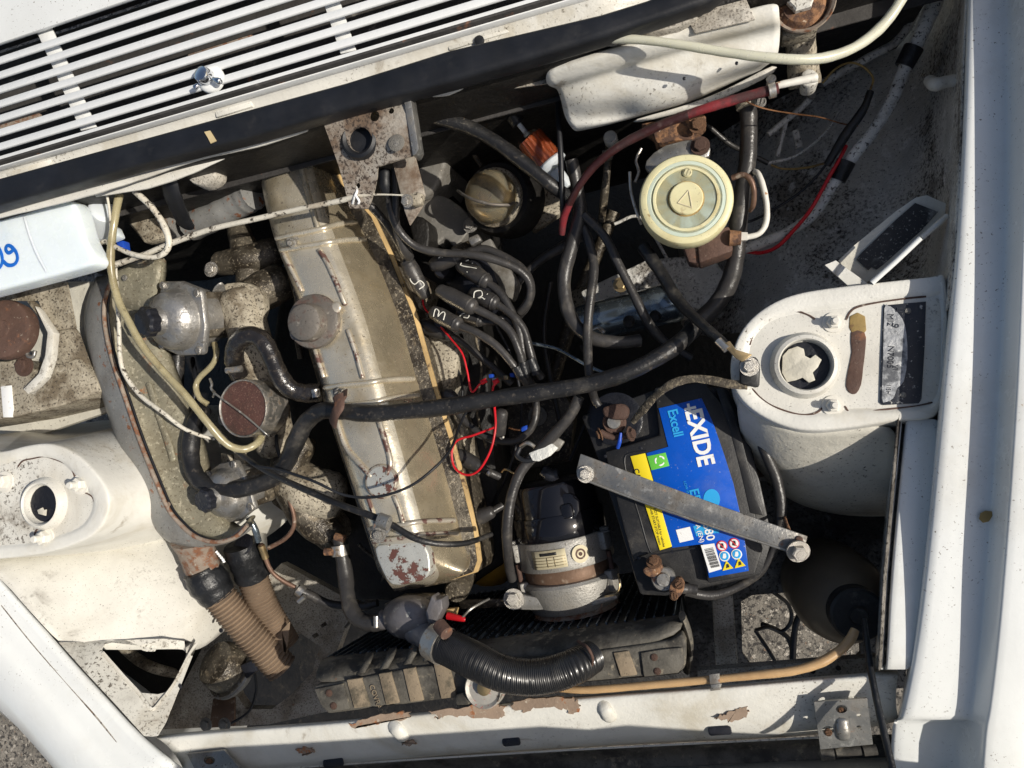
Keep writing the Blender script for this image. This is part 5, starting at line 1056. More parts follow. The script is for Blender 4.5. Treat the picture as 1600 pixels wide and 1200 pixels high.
# white loom with tape bands
lm = thing('wiring_loom', (1350, 200, .66), 'white painted wiring sleeve with black tape along the inner wing', 'wiring loom')
tube('sleeve', [(1475, -40, .76), (1458, 10, .755), (1438, 55, .75), (1424, 85, .745), (1410, 115, .74), (1392, 160, .735), (1362, 208, .73), (1338, 238, .725), (1316, 266, .72), (1300, 290, .715), (1275, 330, .705), (1240, 358, .70), (1190, 380, .69), (1150, 392, .68)], [24, 24, 24, 22, 21, 20, 20, 20, 20, 19, 18, 17, 17, 15], M['whiteloom'], lm, seg=14)
tube('tape', [(1428, 74, .747), (1412, 104, .742)], [31, 28], M['tape'], lm, res=3); tube('tape', [(1322, 252, .722), (1308, 282, .717)], [30, 26], M['tape'], lm, res=3)
tube('black_tube', [(1360, 143, .75), (1352, 165, .75), (1342, 182, .745), (1325, 205, .74), (1308, 232, .735), (1292, 258, .73)], [11, 12, 14, 16, 14, 12], M['tape'], lm)
tube('black_wire', [(1295, 252, .73), (1270, 282, .72), (1240, 308, .71), (1190, 338, .70), (1160, 350, .69)], 4, M['rubber'], lm)
tube('red_wire', [(1322, 228, .725), (1310, 252, .73), (1298, 272, .73), (1285, 296, .725), (1265, 330, .72), (1240, 360, .71), (1215, 385, .70), (1190, 395, .69), (1165, 393, .68)], 6, M['red'], lm)
tube('olive_wire', [(1360, 140, .74), (1364, 122, .735), (1350, 105, .73), (1328, 98, .725), (1305, 108, .71), (1285, 130, .70)], 3.5, M['ochre'], lm, seg=6)
tube('olive_wire', [(1205, 258, .68), (1225, 264, .68), (1260, 262, .69), (1292, 254, .72)], 3.5, M['ochre'], lm, seg=6)
for i, pts in enumerate(([(1160, 60, .70), (1260, 30, .68), (1320, 40, .68), (1360, 36, .69), (1400, 15, .70), (1420, -10, .70)], [(1300, 10, .67), (1315, 35, .67), (1345, 45, .67)], [(1440, -20, .70), (1425, 30, .70), (1400, 65, .69), (1360, 88, .68), (1320, 110, .66), (1285, 130, .65)])):
    hose2('faded_wire', pts, [5, 4, 13][i], 'whiteloom', ['pale thin wire crossing the dark corner behind the heater tap', 'short pale wire tucked in the dark corner', 'dusty grey tube running behind the milky tube into the inner wing'][i], ['wire', 'wire', 'tube'][i])
cw = thing('wire_bundle', (1240, 220, .64), 'dusty tangle of pale wires and connectors on the grimy inner wing', 'wires')
for pts, w_ in (([(1269, 150, .66), (1250, 170, .66), (1225, 190, .66), (1200, 210, .66)], 10), ([(1228, 192, .66), (1222, 215, .66), (1214, 245, .66)], 7), ([(1242, 205, .66), (1246, 218, .66), (1249, 232, .66)], 12), ([(1200, 255, .66), (1240, 245, .66), (1270, 225, .66), (1295, 200, .66), (1310, 175, .66)], 5)):
    tube('wire', pts, w_, M['whiteloom'], cw, seg=8)
disc('ring_terminal', 1269, 148, .67, 6, .004, M['bright'], cw, prof=[(.5, 0), (.9, 0), (1, -.4), (1, -1)], seg=16)
tube('black_wire', [(1080, 180, .74), (1110, 200, .72), (1140, 225, .70), (1170, 240, .68), (1200, 255, .67)], 8, M['lead'], cw, seg=8)

# ignition coil
co_ = thing('ignition_coil', (985, 490, .58), 'blue-grey cylindrical ignition coil under the black hoses', 'ignition coil')
a0, a1 = P(905, 508, .64), P(1062, 470, .655)
axc = (a1 - a0).normalized(); Lc = (a1 - a0).length
lathe('can', a0, axc, [(.020, 0), (.0275, .002), (.0285, .008), (.0285, Lc * .72), (.0293, Lc * .73), (.0293, Lc * .95), (.026, Lc), (1e-5, Lc)], M['gun'], co_, 40)
for uv in ((983, 500), (1024, 490)):
    lathe('terminal', P(*uv, .668), Vector((-.05, -.5, .85)), [(.009, -.006), (.0085, .008), (.006, .012), (.005, .016), (1e-5, .016)], M['rubber'], co_, 20)
prism('mount_tab', [(955, 438), (984, 430), (988, 452), (962, 458)], .675, .004, M['gun'], co_, bevel=.001)
fast('bolt', (970, 445, .677), 8, M['brass'], co_)
tube('end_clip', [(920, 520, .675), (934, 512, .68), (944, 520, .68)], 7, M['bright'], co_)

# distributor-side: fuel pump with glass dome, fuel filter
fpu = thing('fuel_pump', (770, 300, .60), 'fuel pump with brassy glass dome held by a wire bail', 'fuel pump')
axp = Vector((-.25, -.15, 1)).normalized(); cp_ = P(770, 308, .69); kp = dep(cp_)
lathe('body', cp_, axp, [(62 * kp, -.06), (60 * kp, -.02), (54 * kp, -.012), (1e-5, -.012)], M['black'], fpu, 36)
lathe('gasket_ring', cp_, axp, [(46 * kp, -.014), (46 * kp, -.004), (40 * kp, -.002)], M['castpale'], fpu, 36)
lathe('brass_dome', cp_ + axp * -.002, axp, [(36 * kp, -.01), (35 * kp, .004), (30 * kp, .014), (20 * kp, .020), (1e-5, .022)], M['brass'], fpu, 36)
lathe('glass_dome', cp_, axp, [(41 * kp, -.006), (41 * kp, .010), (38 * kp, .022), (30 * kp, .031), (16 * kp, .036), (1e-5, .0375)], M['glass'], fpu, 40)
lathe('centre_cap', cp_ + axp * .0195, axp, [(10 * kp, 0), (9 * kp, .003), (1e-5, .004)], M['rust'], fpu, 20)
tube('bail', [(716, 298, .69), (722, 303, .715), (740, 312, .733), (768, 319, .735), (795, 320, .72), (803, 316, .70)], 5, M['steel'], fpu)
for uv in ((735, 352), (800, 350)): fast('bolt', (*uv, .66), 8, M['cast'], fpu)
prism('pump_foot', [(700, 386), (735, 372), (790, 410), (770, 440), (740, 425)], .66, .04, M['castdirty'], fpu, bevel=.006)
prism('terminal_block', [(730, 372), (746, 365), (752, 375), (736, 384)], .70, .012, M['cast'], fpu, bevel=.002); prism('terminal_block', [(750, 380), (766, 372), (776, 392), (760, 400)], .70, .015, M['dustgrey'], fpu, bevel=.002)
ff = thing('fuel_filter', (845, 230, .70), 'clear plastic inline fuel filter with red brown element', 'fuel filter')
f0, f1 = P(806, 188, .765), P(888, 292, .735)
axf = (f1 - f0).normalized(); Lf = (f1 - f0).length
lathe('inlet', f0, axf, [(.0035, 0), (.0035, Lf * .25)], M['filterend'], ff, 16)
lathe('body', f0, axf, [(.006, Lf * .18), (.017, Lf * .22), (.020, Lf * .28), (.021, Lf * .60), (.021, Lf * .64)], M['filterbody'], ff, 32)
lathe('element', f0, axf, [(1e-5, Lf * .26), (.0175, Lf * .27), (.0178, Lf * .62), (1e-5, Lf * .62)], M['fuel'], ff, 60, lobes=lambda t, h: 1 + .04 * math.cos(t * 20))
lathe('end_cap', f0, axf, [(.0215, Lf * .62), (.024, Lf * .64), (.024, Lf * .69), (.018, Lf * .73), (.010, Lf * .75), (.008, Lf * 1.0)], M['filterend'], ff, 32)
lathe('feed_hose', f0, axf, [(.009, -Lf * .22), (.010, -Lf * .05), (.010, Lf * .05), (.006, Lf * .06)], M['tape'], ff, 18)
hose2('fuel_hose', [(785, 150, .79), (795, 170, .78), (806, 188, .768)], 18, 'rubber', 'short black fuel hose feeding the clear inline filter', seg=12)
for o_, z, lb in (([(731, 165), (750, 158), (754, 196), (734, 200)], .70, 0), ([(764, 162), (790, 160), (786, 180), (770, 186)], .70, 0), ([(805, 262), (840, 240), (875, 280), (880, 330), (832, 362), (812, 340)], .60, 0)):
    prism('bulkhead_tab', o_, z, .02, M['castpale'], car, bevel=.003)
br2 = thing('linkage_rod', (950, 260, .60), 'pale clevis and rod linkage between the heater box and coil', 'linkage')
disc('clevis', 953, 213, .72, 11, .02, M['cream'], br2, seg=20)
tube('rod', [(953, 222, .70), (950, 250, .68), (945, 300, .66), (940, 345, .63)], [14, 12, 13, 12], M['castdirty'], br2)
prism('fork', [(940, 234), (958, 232), (956, 246), (942, 248)], .715, .012, M['bright'], br2, bevel=.002)

# long black hoses on the right
hose2('vacuum_hose', [(640, 178, .83), (680, 184, .83), (730, 198, .82), (775, 222, .81), (820, 256, .80), (860, 288, .79), (884, 305, .77)], [20, 21, 22, 22, 22, 22, 20], 'hose', 'dusty black hose running from the bracket past the fuel filter', seg=16)
hose2('thin_hose', [(872, 130, .80), (872, 180, .80), (876, 240, .80), (878, 300, .79), (880, 340, .77)], 9, 'rubber', 'straight thin black hose hanging beside the fuel filter', seg=10)
hose2('battery_cable', [(893, 250, .78), (903, 300, .77), (905, 340, .765), (893, 385, .76), (882, 430, .755), (884, 470, .755), (897, 505, .755), (925, 528, .755), (965, 535, .75), (1000, 532, .74)], [20, 21, 22, 22, 21, 22, 22, 21, 20, 20], 'lead', 'thick grey cable curving down over the ignition coil', 'cable', seg=14)
hose2('battery_cable', [(908, 345, .76), (922, 385, .76), (928, 420, .765), (922, 470, .77), (918, 520, .77), (920, 580, .78), (928, 620, .80), (936, 635, .80)], [14, 15, 15, 15, 15, 14, 13, 12], 'lead', 'grey cable dropping to the corroded battery terminal', 'cable', seg=12)
hose2('coil_lead', [(912, 335, .77), (945, 370, .765), (965, 410, .76), (985, 450, .755), (1005, 490, .75), (1018, 512, .74), (1040, 535, .73), (1080, 560, .72)], [13, 14, 14, 14, 15, 16, 13, 12], 'lead', 'grey lead running diagonally across the ignition coil', 'lead', seg=12)
hose2('earth_cable', [(1005, 385, .76), (1035, 430, .77), (1060, 470, .785), (1095, 505, .82), (1122, 528, .84), (1140, 543, .853)], [20, 20, 19, 17, 15, 13], 'hose', 'black earth cable ending in a lug on the strut tower', 'cable', seg=12)
hose2('battery_cable', [(1165, 625, .79), (1180, 665, .78), (1195, 705, .77), (1212, 745, .76), (1220, 790, .755), (1215, 840, .75), (1190, 890, .745), (1150, 918, .745), (1110, 930, .75), (1070, 924, .76)], [14, 15, 16, 18, 18, 16, 14, 14, 15, 15], 'lead', 'grey cable wrapping round the outer side of the battery', 'cable', seg=12)
hose2('alternator_cable', [(905, 620, .78), (890, 650, .775), (860, 685, .77), (832, 715, .765), (812, 740, .765), (798, 780, .765), (792, 830, .76), (795, 880, .74), (800, 905, .72)], [17, 18, 18, 17, 16, 17, 17, 16, 14], 'lead', 'grey cable bending down the side of the alternator', 'cable', seg=12)
hose2('loose_lead', [(700, 440, .68), (770, 470, .67), (840, 410, .67), (880, 385, .67), (910, 370, .66)], [10, 12, 14, 16, 14], 'lead', 'dark lead passing behind the plug leads toward the coil', 'lead')
hose2('dark_wire', [(830, 536, .68), (870, 545, .68), (915, 570, .69), (950, 585, .69)], 6, 'gun', 'thin blue-black wire in the dark gap beside the coil', 'wire')
# strut tower earth lugs
lg1 = thing('earth_lug', (1165, 565, .85), 'brass and black earth lugs bolted together on the strut tower edge', 'cable lug')
prism('black_lug', [(1156, 560), (1182, 556), (1188, 570), (1187, 606), (1156, 600)], .868, .014, M['blackcap'], lg1, bevel=.004)
prism('brass_lug', [(1128, 538), (1140, 532), (1150, 546), (1176, 554), (1160, 566), (1150, 560)], .872, .004, M['brass'], lg1, bevel=.0012)
tube('crimp', [(1122, 532, .866), (1136, 546, .87)], 13, M['bright'], lg1, res=2)
fast('bolt', (1171, 573, .869), 10, M['bright'], lg1)
tube('braided_strap', [(1168, 602, .862), (1140, 600, .86), (1110, 594, .855), (1080, 592, .85), (1050, 600, .845), (1025, 618, .835), (1005, 640, .825), (988, 660, .815)], [14, 15, 14, 13, 14, 12, 14, 10], M['braid'], None, label='frayed braided earth strap from the strut tower to the battery', cat='earth strap', flat=.45, seg=10)
# ---------------------------------------------------------------- distributor and plug leads with chalked numbers
ds = thing('distributor', (745, 440, .58), 'dark distributor body under the numbered plug lead boots', 'distributor')
disc('cap', 735, 445, .69, 52, .06, M['plug'], ds, Vector((-.1, -.1, 1)), prof=[(.0, 0), (.5, 0), (.8, -.1), (1, -.4), (1, -1)])
for uv in ((690, 420), (735, 420), (712, 470), (748, 455), (690, 500), (730, 490)):
    disc('tower', *uv, .715, 15, .04, M['plug'], ds, seg=18)
prism('vacuum_unit', [(748, 388), (770, 380), (810, 440), (800, 470), (785, 460)], .69, .03, M['dustgrey'], ds, bevel=.006)
CH = {'5': ([(640, 431), (648, 424)], [(655, 430), (645, 438), (651, 446), (659, 440), (664, 446), (657, 453)]), '1': ([(689, 406), (698, 399), (695, 405)],), '4': ([(733, 407), (722, 416), (748, 422)], [(740, 412), (733, 428)]),
      '2': ([(743, 467), (745, 458), (754, 456), (757, 464), (750, 468), (757, 467), (761, 470), (765, 461)],), '3': ([(680, 496), (683, 484), (689, 488), (688, 496), (695, 489), (699, 492), (697, 502)],), '6': ([(719, 496), (727, 491), (736, 492), (734, 498), (727, 497)],)}
boots = [ # tip, collar end, z0, z1, w, chalk, lead path
    ('5', (664, 462), (636, 408), .735, .755, 24, [(636, 408, .755), (618, 372, .785), (600, 345, .81), (580, 322, .83), (572, 314, .835)]),
    ('1', (678, 414), (716, 400), .735, .745, 26, [(716, 400, .745), (740, 392, .745), (762, 390, .745), (800, 408, .745), (824, 430, .745), (830, 455, .742), (822, 480, .735), (812, 492, .72)]),
    ('4', (718, 412), (760, 440), .74, .75, 25, [(760, 440, .75), (782, 458, .75), (800, 488, .748), (812, 520, .745), (818, 560, .735), (824, 590, .72)]),
    ('3', (678, 488), (716, 508), .745, .755, 25, [(716, 508, .755), (745, 520, .755), (775, 540, .752), (800, 568, .745), (820, 595, .73), (828, 605, .715)]),
    ('2', (738, 458), (774, 474), .745, .75, 25, [(774, 474, .75), (800, 492, .75), (818, 515, .745), (828, 548, .74), (836, 575, .73), (846, 590, .72)]),
    ('', (688, 454), (738, 480), .755, .765, 26, [(738, 480, .765), (770, 496, .76), (795, 515, .755), (810, 545, .75), (820, 580, .735), (830, 600, .72)]),
    ('6', (718, 488), (752, 502), .735, .74, 20, [(752, 502, .74), (775, 502, .74), (792, 498, .735), (806, 520, .73), (816, 560, .72), (822, 585, .71)]),
]
for n_, tip, col_, z0, z1, w_, path in boots:
    lab = {'5': 'plug lead whose boot has 15 chalked on it beside the rocker cover', '1': 'plug lead with boot chalked 1 looping round the others', '4': 'plug lead with long boot chalked 4', '3': 'plug lead with boot chalked m shaped 3', '2': 'plug lead with boot chalked 2', '': 'plug lead with long unmarked boot among the chalked ones', '6': 'plug lead with smaller boot chalked with a loop'}[n_]
    t = thing('plug_lead', (*tip, z0 - .02), lab, 'plug lead', 'numbered plug leads')
    T_, C_ = P(*tip, z0), P(*col_, z1)
    d_ = (C_ - T_)
    bo = tube('boot', [T_, T_.lerp(C_, .25), T_.lerp(C_, .75), C_], [w_ * .82, w_, w_ * 1.05, w_ * .98], M['lead'], t, seg=18, res=3, capround=True)
    tube('collar', [T_.lerp(C_, .93), C_ + d_ * .04], [w_ * 1.08, w_ * .8], M['lead'], t, seg=18, res=2)
    tube('lead', path, 13, M['lead'], t, seg=12)
    for st in CH.get(n_, ()):        # hand-painted number strokes
        W_ = []
        for (u, v) in st:
            q = P(u, v, (z0 + z1) / 2)
            f_ = max(0, min(1, (q - T_).dot(d_) / d_.length_squared)); axp_ = T_.lerp(C_, f_)
            r_ = w_ * .52 * dep(axp_); lat = (q - axp_); lat.z = 0; l_ = min(lat.length, r_ * .9)
            W_.append(Vector((q.x, q.y, axp_.z + math.sqrt(max(r_ * r_ - l_ * l_, 0)) + .0004)) - (q - axp_) * 0)
        tube('chalk_mark', W_, 1.9, M['chalk'], bo, seg=6, res=3)
# tape bands binding the leads
tb2 = thing('lead_tie', (822, 580, .70), 'black tape bands round the bundled plug leads', 'tape')
for a, b, z in (((806, 572), (816, 590), .745), ((816, 565), (822, 588), .744), ((828, 560), (838, 584), .738)): tube('band', [(*a, z), (*b, z - .008)], 17, M['tape'], tb2, res=2)
# plug end boots along the block
for i, (a, b, z, pth, lab) in enumerate((
    ((662, 508), (702, 524), .70, [(702, 524, .70), (722, 535, .69), (760, 565, .68), (800, 600, .67)], 'plug end boot below the boot chalked 3'),
    ((696, 616), (712, 628), .70, [(712, 640, .70), (730, 662, .70), (760, 682, .70), (800, 690, .70), (828, 672, .70), (838, 640, .70), (832, 600, .695)], 'plug end boot half under the long hose with a looped lead'),
    ((716, 712), (752, 730), .70, [(752, 730, .70), (765, 738, .69), (780, 745, .68)], 'plug end boot inside the loop of red wire'),
    ((738, 812), (768, 800), .68, [(768, 800, .68), (785, 790, .67)], 'plug end boot beside the front of the rocker cover'))):
    t = thing('plug_boot', (*a, z - .02), lab, 'plug boot', 'spark plug boots')
    A_, B_ = P(*a, z), P(*b, z)
    tube('boot', [A_, A_.lerp(B_, .5), B_], [24, 25, 20], M['lead'], t, seg=16, res=3, capround=True)
    tube('lead', pth, 12, M['lead'], t, seg=10)
    if i == 2: tube('metal_end', [(762, 738, .70), (766, 741, .70)], 9, M['bright'], t, res=2)
hose('high_tension_lead', [(600, 270, .84), (606, 300, .835), (612, 335, .83), (625, 362, .815), (650, 385, .80), (690, 395, .79), (740, 398, .785), (785, 410, .775), (815, 425, .765), (828, 445, .755), (826, 470, .745), (812, 488, .735)], 12.5, 'lead', 'long ignition lead arching over the numbered boots from the bracket', 'lead', group=None, seg=12)
hose('bracket_lead', [(616, 262, .85), (618, 300, .84), (618, 330, .83), (620, 358, .815), (632, 390, .79), (640, 402, .775)], [10, 11, 11, 13, 18, 16], 'lead', 'short lead with boot hanging straight from the bracket', 'lead', seg=12)
tube('rubber_boot', [(602, 268, .85), (602, 290, .845), (607, 308, .835)], [20, 20, 12], M['rubber'], None, capround=True, label='small black rubber boot hanging behind the bracket', cat='rubber boot')
# red wires
rwi = thing('red_wire', (740, 640, .64), 'thin red wire looping below the plug leads', 'wire')
tube('wire', [(660, 467, .70), (664, 482, .705), (680, 500, .71), (705, 530, .72), (722, 552, .725), (730, 580, .725), (737, 612, .725), (750, 600, .725), (760, 596, .72)], 3.2, M['red'], rwi, seg=8)
tube('wire', [(776, 597, .725), (770, 608, .73), (773, 640, .745), (774, 670, .75), (766, 705, .75), (748, 735, .745), (728, 742, .74), (710, 730, .735), (706, 705, .735), (715, 688, .735), (740, 680, .735), (772, 668, .735)], 3.8, M['red'], rwi, seg=8)
for uv in ((757, 596), (776, 596)): tube('terminal', [(uv[0] - 5, uv[1] + 2, .725), (uv[0] + 3, uv[1] - 2, .725)], 8, M['red'], rwi, res=2)
dl = thing('wire_connectors', (785, 600, .66), 'cluster of blue and brass crimp terminals on the red wire', 'terminals')
for uv, m_ in (((767, 588), 'bluebit'), ((800, 586), 'bluebit'), ((790, 590), 'brass'), ((806, 578), 'brass'), ((772, 594), 'bright')):
    prism('terminal', [(uv[0] - 4, uv[1] - 3), (uv[0] + 3, uv[1] - 4), (uv[0] + 4, uv[1] + 3), (uv[0] - 3, uv[1] + 3)], .72, .008, M[m_], dl, bevel=.001)
hose('crimp_wire', [(795, 668, .70), (805, 671, .70), (814, 672, .70)], 3.5, 'copper', 'short copper wire with blue crimp beside the looped lead', 'wire')
prism('blue_crimp', [(813, 668), (823, 664), (824, 671), (815, 675)], .705, .006, M['bluebit'], None, bevel=.001, label='small blue crimp connector beside the looped plug lead', cat='crimp')
# condenser / small can and torn tape bundle near the alternator
cnd = thing('condenser', (785, 665, .66), 'small grey condenser can standing under the long hose', 'condenser')
tube('can', [(784, 645, .735), (780, 676, .72)], [20, 21], M['lead'], cnd, res=3, capround=True); tube('tip', [(780, 678, .72), (785, 684, .715)], 8, M['cream'], cnd, res=2)
tp = thing('torn_tape_bundle', (850, 700, .70), 'torn silver tape wrapped round wires above the alternator', 'tape bundle')
prism('tape_scrap', [(826, 708), (846, 700), (862, 693), (872, 700), (860, 712), (842, 721), (832, 720)], .775, .006, M['foil'], tp, bevel=.001)
prism('tape_scrap', [(846, 690), (868, 682), (882, 690), (872, 705), (852, 708)], .770, .008, M['dustgrey'], tp, bevel=.002)
tube('coil', [(812, 700, .765), (808, 712, .768), (820, 720, .77), (834, 718, .77)], 8, M['rubber'], tp); tube('coil', [(814, 698, .76), (824, 692, .768), (836, 698, .768)], 7, M['bright'], tp)

# thin wires, brackets and pipes that show dimly in the dark gaps
random.seed(5)
gaps = [([(770, 500, .62), (800, 560, .60), (815, 640, .60), (800, 720, .62), (770, 790, .60)], 5, 'rubber', 'thin black wire sagging in the gap beside the distributor'),
        ([(742, 520, .63), (752, 580, .62), (745, 640, .62), (760, 700, .62)], 4, 'braid', 'thin tan wire dropping behind the red loop'),
        ([(700, 545, .66), (722, 600, .66), (718, 660, .65), (730, 720, .66)], 4, 'rubber', 'thin black wire lying against the engine block'),
        ([(860, 440, .60), (850, 520, .58), (862, 600, .58), (880, 680, .60)], 9, 'hose', 'dim black pipe between distributor and coil'),
        ([(960, 350, .55), (1000, 340, .55), (1040, 400, .56), (1060, 440, .58)], 5, 'whiteloom', 'faint pale wire below the brake reservoir'),
        ([(908, 540, .60), (930, 600, .60), (915, 660, .62), (890, 720, .64)], 6, 'rubber', 'black wire in the gap beside the battery'),
        ([(700, 160, .72), (740, 240, .66), (760, 270, .64)], 8, 'castdirty', 'dim steel pipe behind the fuel pump dome'),
        ([(820, 150, .76), (850, 145, .78), (890, 138, .80)], 6, 'whiteloom', 'pale cable reaching the end of the heater box'),
        ([(470, 430, .66), (462, 500, .64), (470, 560, .62)], 10, 'castdirty', 'dim pipe between manifold and rocker cover'),
        ([(560, 850, .62), (600, 900, .60), (540, 980, .58)], 5, 'castdirty', 'thin rod crossing behind the bent coolant hose'),
        ([(300, 560, .66), (306, 600, .68), (300, 640, .68)], 8, 'rubber', 'small black tube below the aluminium carburettor'),
        ([(440, 640, .70), (432, 690, .74), (446, 740, .74)], 6, 'rubber', 'black wire beside the breather canister')]
for pts, w_, m_, lab in gaps:
    tube('gap_wire', pts, w_, M[m_], None, label=lab, cat='wire', seg=8)
ex = thing('steering_shaft', (860, 560, .40), 'grimy steering shaft and coupling deep between engine and wing', 'steering shaft')
tube('shaft', [(960, 330, .50), (900, 480, .46), (850, 640, .42)], [22, 22, 22], M['castdirty'], ex, seg=12)
disc('coupling', 905, 470, .49, 30, .03, M['castpale'], ex, Vector((-.3, .4, .8)), seg=24)
em = thing('engine_mount', (840, 690, .40), 'dusty engine mounting bracket below the alternator cable', 'engine mount')
prism('bracket', [(780, 640), (870, 600), (900, 640), (890, 720), (800, 740)], .50, .03, M['castdirty'], em, bevel=.006)
fast('bolt', (840, 650, .505), 10, M['steel'], em); fast('bolt', (860, 700, .505), 9, M['rust'], em)
# ---------------------------------------------------------------- battery, alternator, hose, hinges, front bits
bt_ = thing('battery', (1070, 770, .58), 'black car battery with blue EXIDE label and yellow caution strip', 'battery')
ZB = .765
body_o = [(903, 642), (925, 630), (1040, 600), (1128, 603), (1150, 640), (1172, 720), (1196, 800), (1212, 862), (1206, 886), (1185, 905), (1100, 925), (1005, 938), (992, 905), (975, 850), (948, 720), (930, 690)]
prism('case', [(908, 650), (1030, 606), (1135, 604), (1160, 650), (1188, 752), (1212, 862), (1190, 900), (1040, 932), (1000, 930), (970, 830), (935, 720)], ZB - .014, .16, M['plastic'], bt_, bevel=.004)
prism('lid', [(945, 706), (1030, 680), (1026, 640), (1022, 606), (1100, 596), (1136, 640), (1160, 720), (1180, 800), (1192, 858), (1180, 898), (1106, 912), (1098, 868), (1090, 850), (1082, 846), (1000, 870), (990, 880), (968, 800)], ZB, .02, M['plastic'], bt_, bevel=.003)
prism('side_ledge', [(1118, 606), (1130, 606), (1150, 650), (1168, 720), (1188, 790), (1194, 806), (1172, 802), (1158, 740), (1140, 670)], ZB + .001, .012, M['plastic'], bt_, bevel=.0015)
tube('lid_groove', [(1010, 704, ZB), (985, 708, ZB), (976, 716, ZB), (980, 745, ZB), (1000, 810, ZB), (1012, 852, ZB), (1022, 866, ZB), (1050, 862, ZB), (1086, 856, ZB)], 2.6, M['rubber'], bt_, seg=6, res=3)
for uv in ((946, 713), (1001, 700), (998, 872), (1050, 862)): disc('vent_hole', *uv, ZB + .0006, 2.7, .001, M['plug'], bt_, seg=12)
ZL = ZB + .0012
lb = prism('label_panel', [(1029, 638), (1096, 622), (1114, 660), (1132, 712), (1146, 756), (1156, 801), (1164, 846), (1170, 892), (1108, 903), (1098, 850), (1050, 856), (1030, 784), (1010, 708), (1044, 698)], ZL, .0012, M['labelblue'], bt_, bevel=.0003)
ZT = ZL + .0005
yl = prism('yellow_strip', [(985, 713), (1008, 708), (1030, 784), (1050, 854), (1031, 860), (1010, 796)], ZT, .0012, M['yellow'], bt_, bevel=.0003)
def along(u0, v0, L):              # label text runs down the label
    return (u0 + .245 * L, v0 + .97 * L)
def ltxt(name, body, u, v, h, m_, off=0, spacing=1.0, fs=1.0, d=(.245, .97), z=ZT):
    return text(name, body, (u, v, z), (u + d[0] * 50, v + d[1] * 50, z), h, M[m_], lb, off=off, ext=.0001, lift=.0002, spacing=spacing, font_scale=fs)
ltxt('brand_text', 'EXIDE', 1071, 642, 25, 'ltext', .034, 1.0, .92, (.235, .97))
prism('logo_cross', [(a_ + 4, b_ - 3) for a_, b_ in ((1069, 634), (1073, 633), (1074, 639), (1083, 637), (1084, 641), (1075, 643), (1076, 649), (1072, 650), (1071, 644), (1066, 645), (1065, 641), (1070, 640))], ZT + .0004, .0004, M['ltext'], lb, bevel=0)
ltxt('range_text', 'Excell', 1043, 641, 15, 'cyan', .02, .95, .92)
ltxt('model_text', 'EF', 1077, 765, 14, 'cyan', .02)
ltxt('fine_print', 'LOW MAINTENANCE', 1068, 752, 4, 'cyan', 0)
ltxt('rating_text', '680', 1098, 818, 13, 'ltext', .015)
ltxt('rating_unit', 'A (EN)', 1087, 820, 7, 'ltext', .01)
prism('green_mark', [(1011, 713), (1040, 707), (1046, 728), (1018, 735)], ZT + .0002, .0006, M['green'], lb, bevel=.0002)
for k in range(3):                 # recycling arrows
    a = k * 2.094 + .4
    tube('recycle_arrow', [(1031 + 7 * math.cos(a + q), 720 + 7 * math.sin(a + q), ZT + .0006) for q in (0, .5, 1.0, 1.4)], [2.4, 2.4, 3.4, .8], M['ltext'], lb, seg=6, flat=.3, res=3)
text('caution_text', 'CAUTION', (990, 733, ZT), (1003, 783, ZT), 8, M['dtext'], yl, off=.02, ext=.0001, lift=.0002)
for i, s in enumerate(('NOT SUITABLE for vehicles', 'with START-STOP system')):
    text('caution_text', s, (1021 - i * 5.5, 794 + i * 1.5, ZT), (1033 - i * 5.5, 842, ZT), 3.7, M['dtext'], yl, ext=.0001, lift=.0002, off=.006)
cyp = prism('cyan_round', [(1112 + 13 * math.cos(a), 780 + 16 * math.sin(a)) for a in [i * math.pi / 10 for i in range(20)]] , ZT, .0008, M['cyan'], lb, bevel=0)
prism('cyan_triangle', [(1104, 818), (1130, 814), (1122, 834)], ZT, .0008, M['cyan'], lb, bevel=0)
for k in range(4): prism('cyan_band', [(1083 + k * 0, 822 + k * 0), (1118, 816), (1124, 832), (1088, 838)][0:4], ZT - .0002, .0006, M['cyan'], lb, bevel=0) if k == 0 else None
prism('data_panel', [(1095, 852), (1116, 849), (1128, 889), (1108, 895)], ZT, .0008, M['ltext'], lb, bevel=0)
random.seed(11)
s_ = 0.04
while s_ < .95:                    # bar code
    w_ = random.choice((.012, .02, .035))
    def bc(s, q): return (1101 + 12 * s + q * 17 - 1, 858 + 33 * s - q * 3.5 - 1)
    prism('bar', [bc(s_, 0), bc(s_, .8), bc(s_ + w_, .8), bc(s_ + w_, 0)], ZT + .0004, .0005, M['dtext'], lb, bevel=0)
    s_ += w_ + random.choice((.015, .03))
prism('blank_panel', [(1056, 828), (1078, 823), (1084, 843), (1062, 848)], ZT, .0008, M['ltext'], lb, bevel=0)
for (u, v), m1, m2 in (((1128, 853), 'warnred', 'ltext'), ((1147, 849), 'warnred', 'ltext'), ((1132, 869), 'cyan', 'ltext'), ((1151, 866), 'cyan', 'ltext')):
    k = disc('warning_sign', u, v, ZT + .0004, 8.2, .0006, M[m1 if m1 == 'warnred' else 'ltext'], lb, seg=24)
    disc('warning_face', u, v, ZT + .0008, 6.6, .0006, M['ltext' if m1 == 'warnred' else 'cyan'], lb, seg=24)
    prism('warning_glyph', [(u - 2, v - 4), (u + 2, v - 4), (u + 3, v + 1), (u + 1, v + 4), (u - 3, v + 3)], ZT + .0011, .0004, M['dtext' if m1 == 'warnred' else 'ltext'], lb, bevel=0)
    if m1 == 'warnred': prism('warning_bar', [(u - 5, v - 4), (u - 4, v - 5), (u + 5, v + 4), (u + 4, v + 5)], ZT + .0014, .0004, M['warnred'], lb, bevel=0)
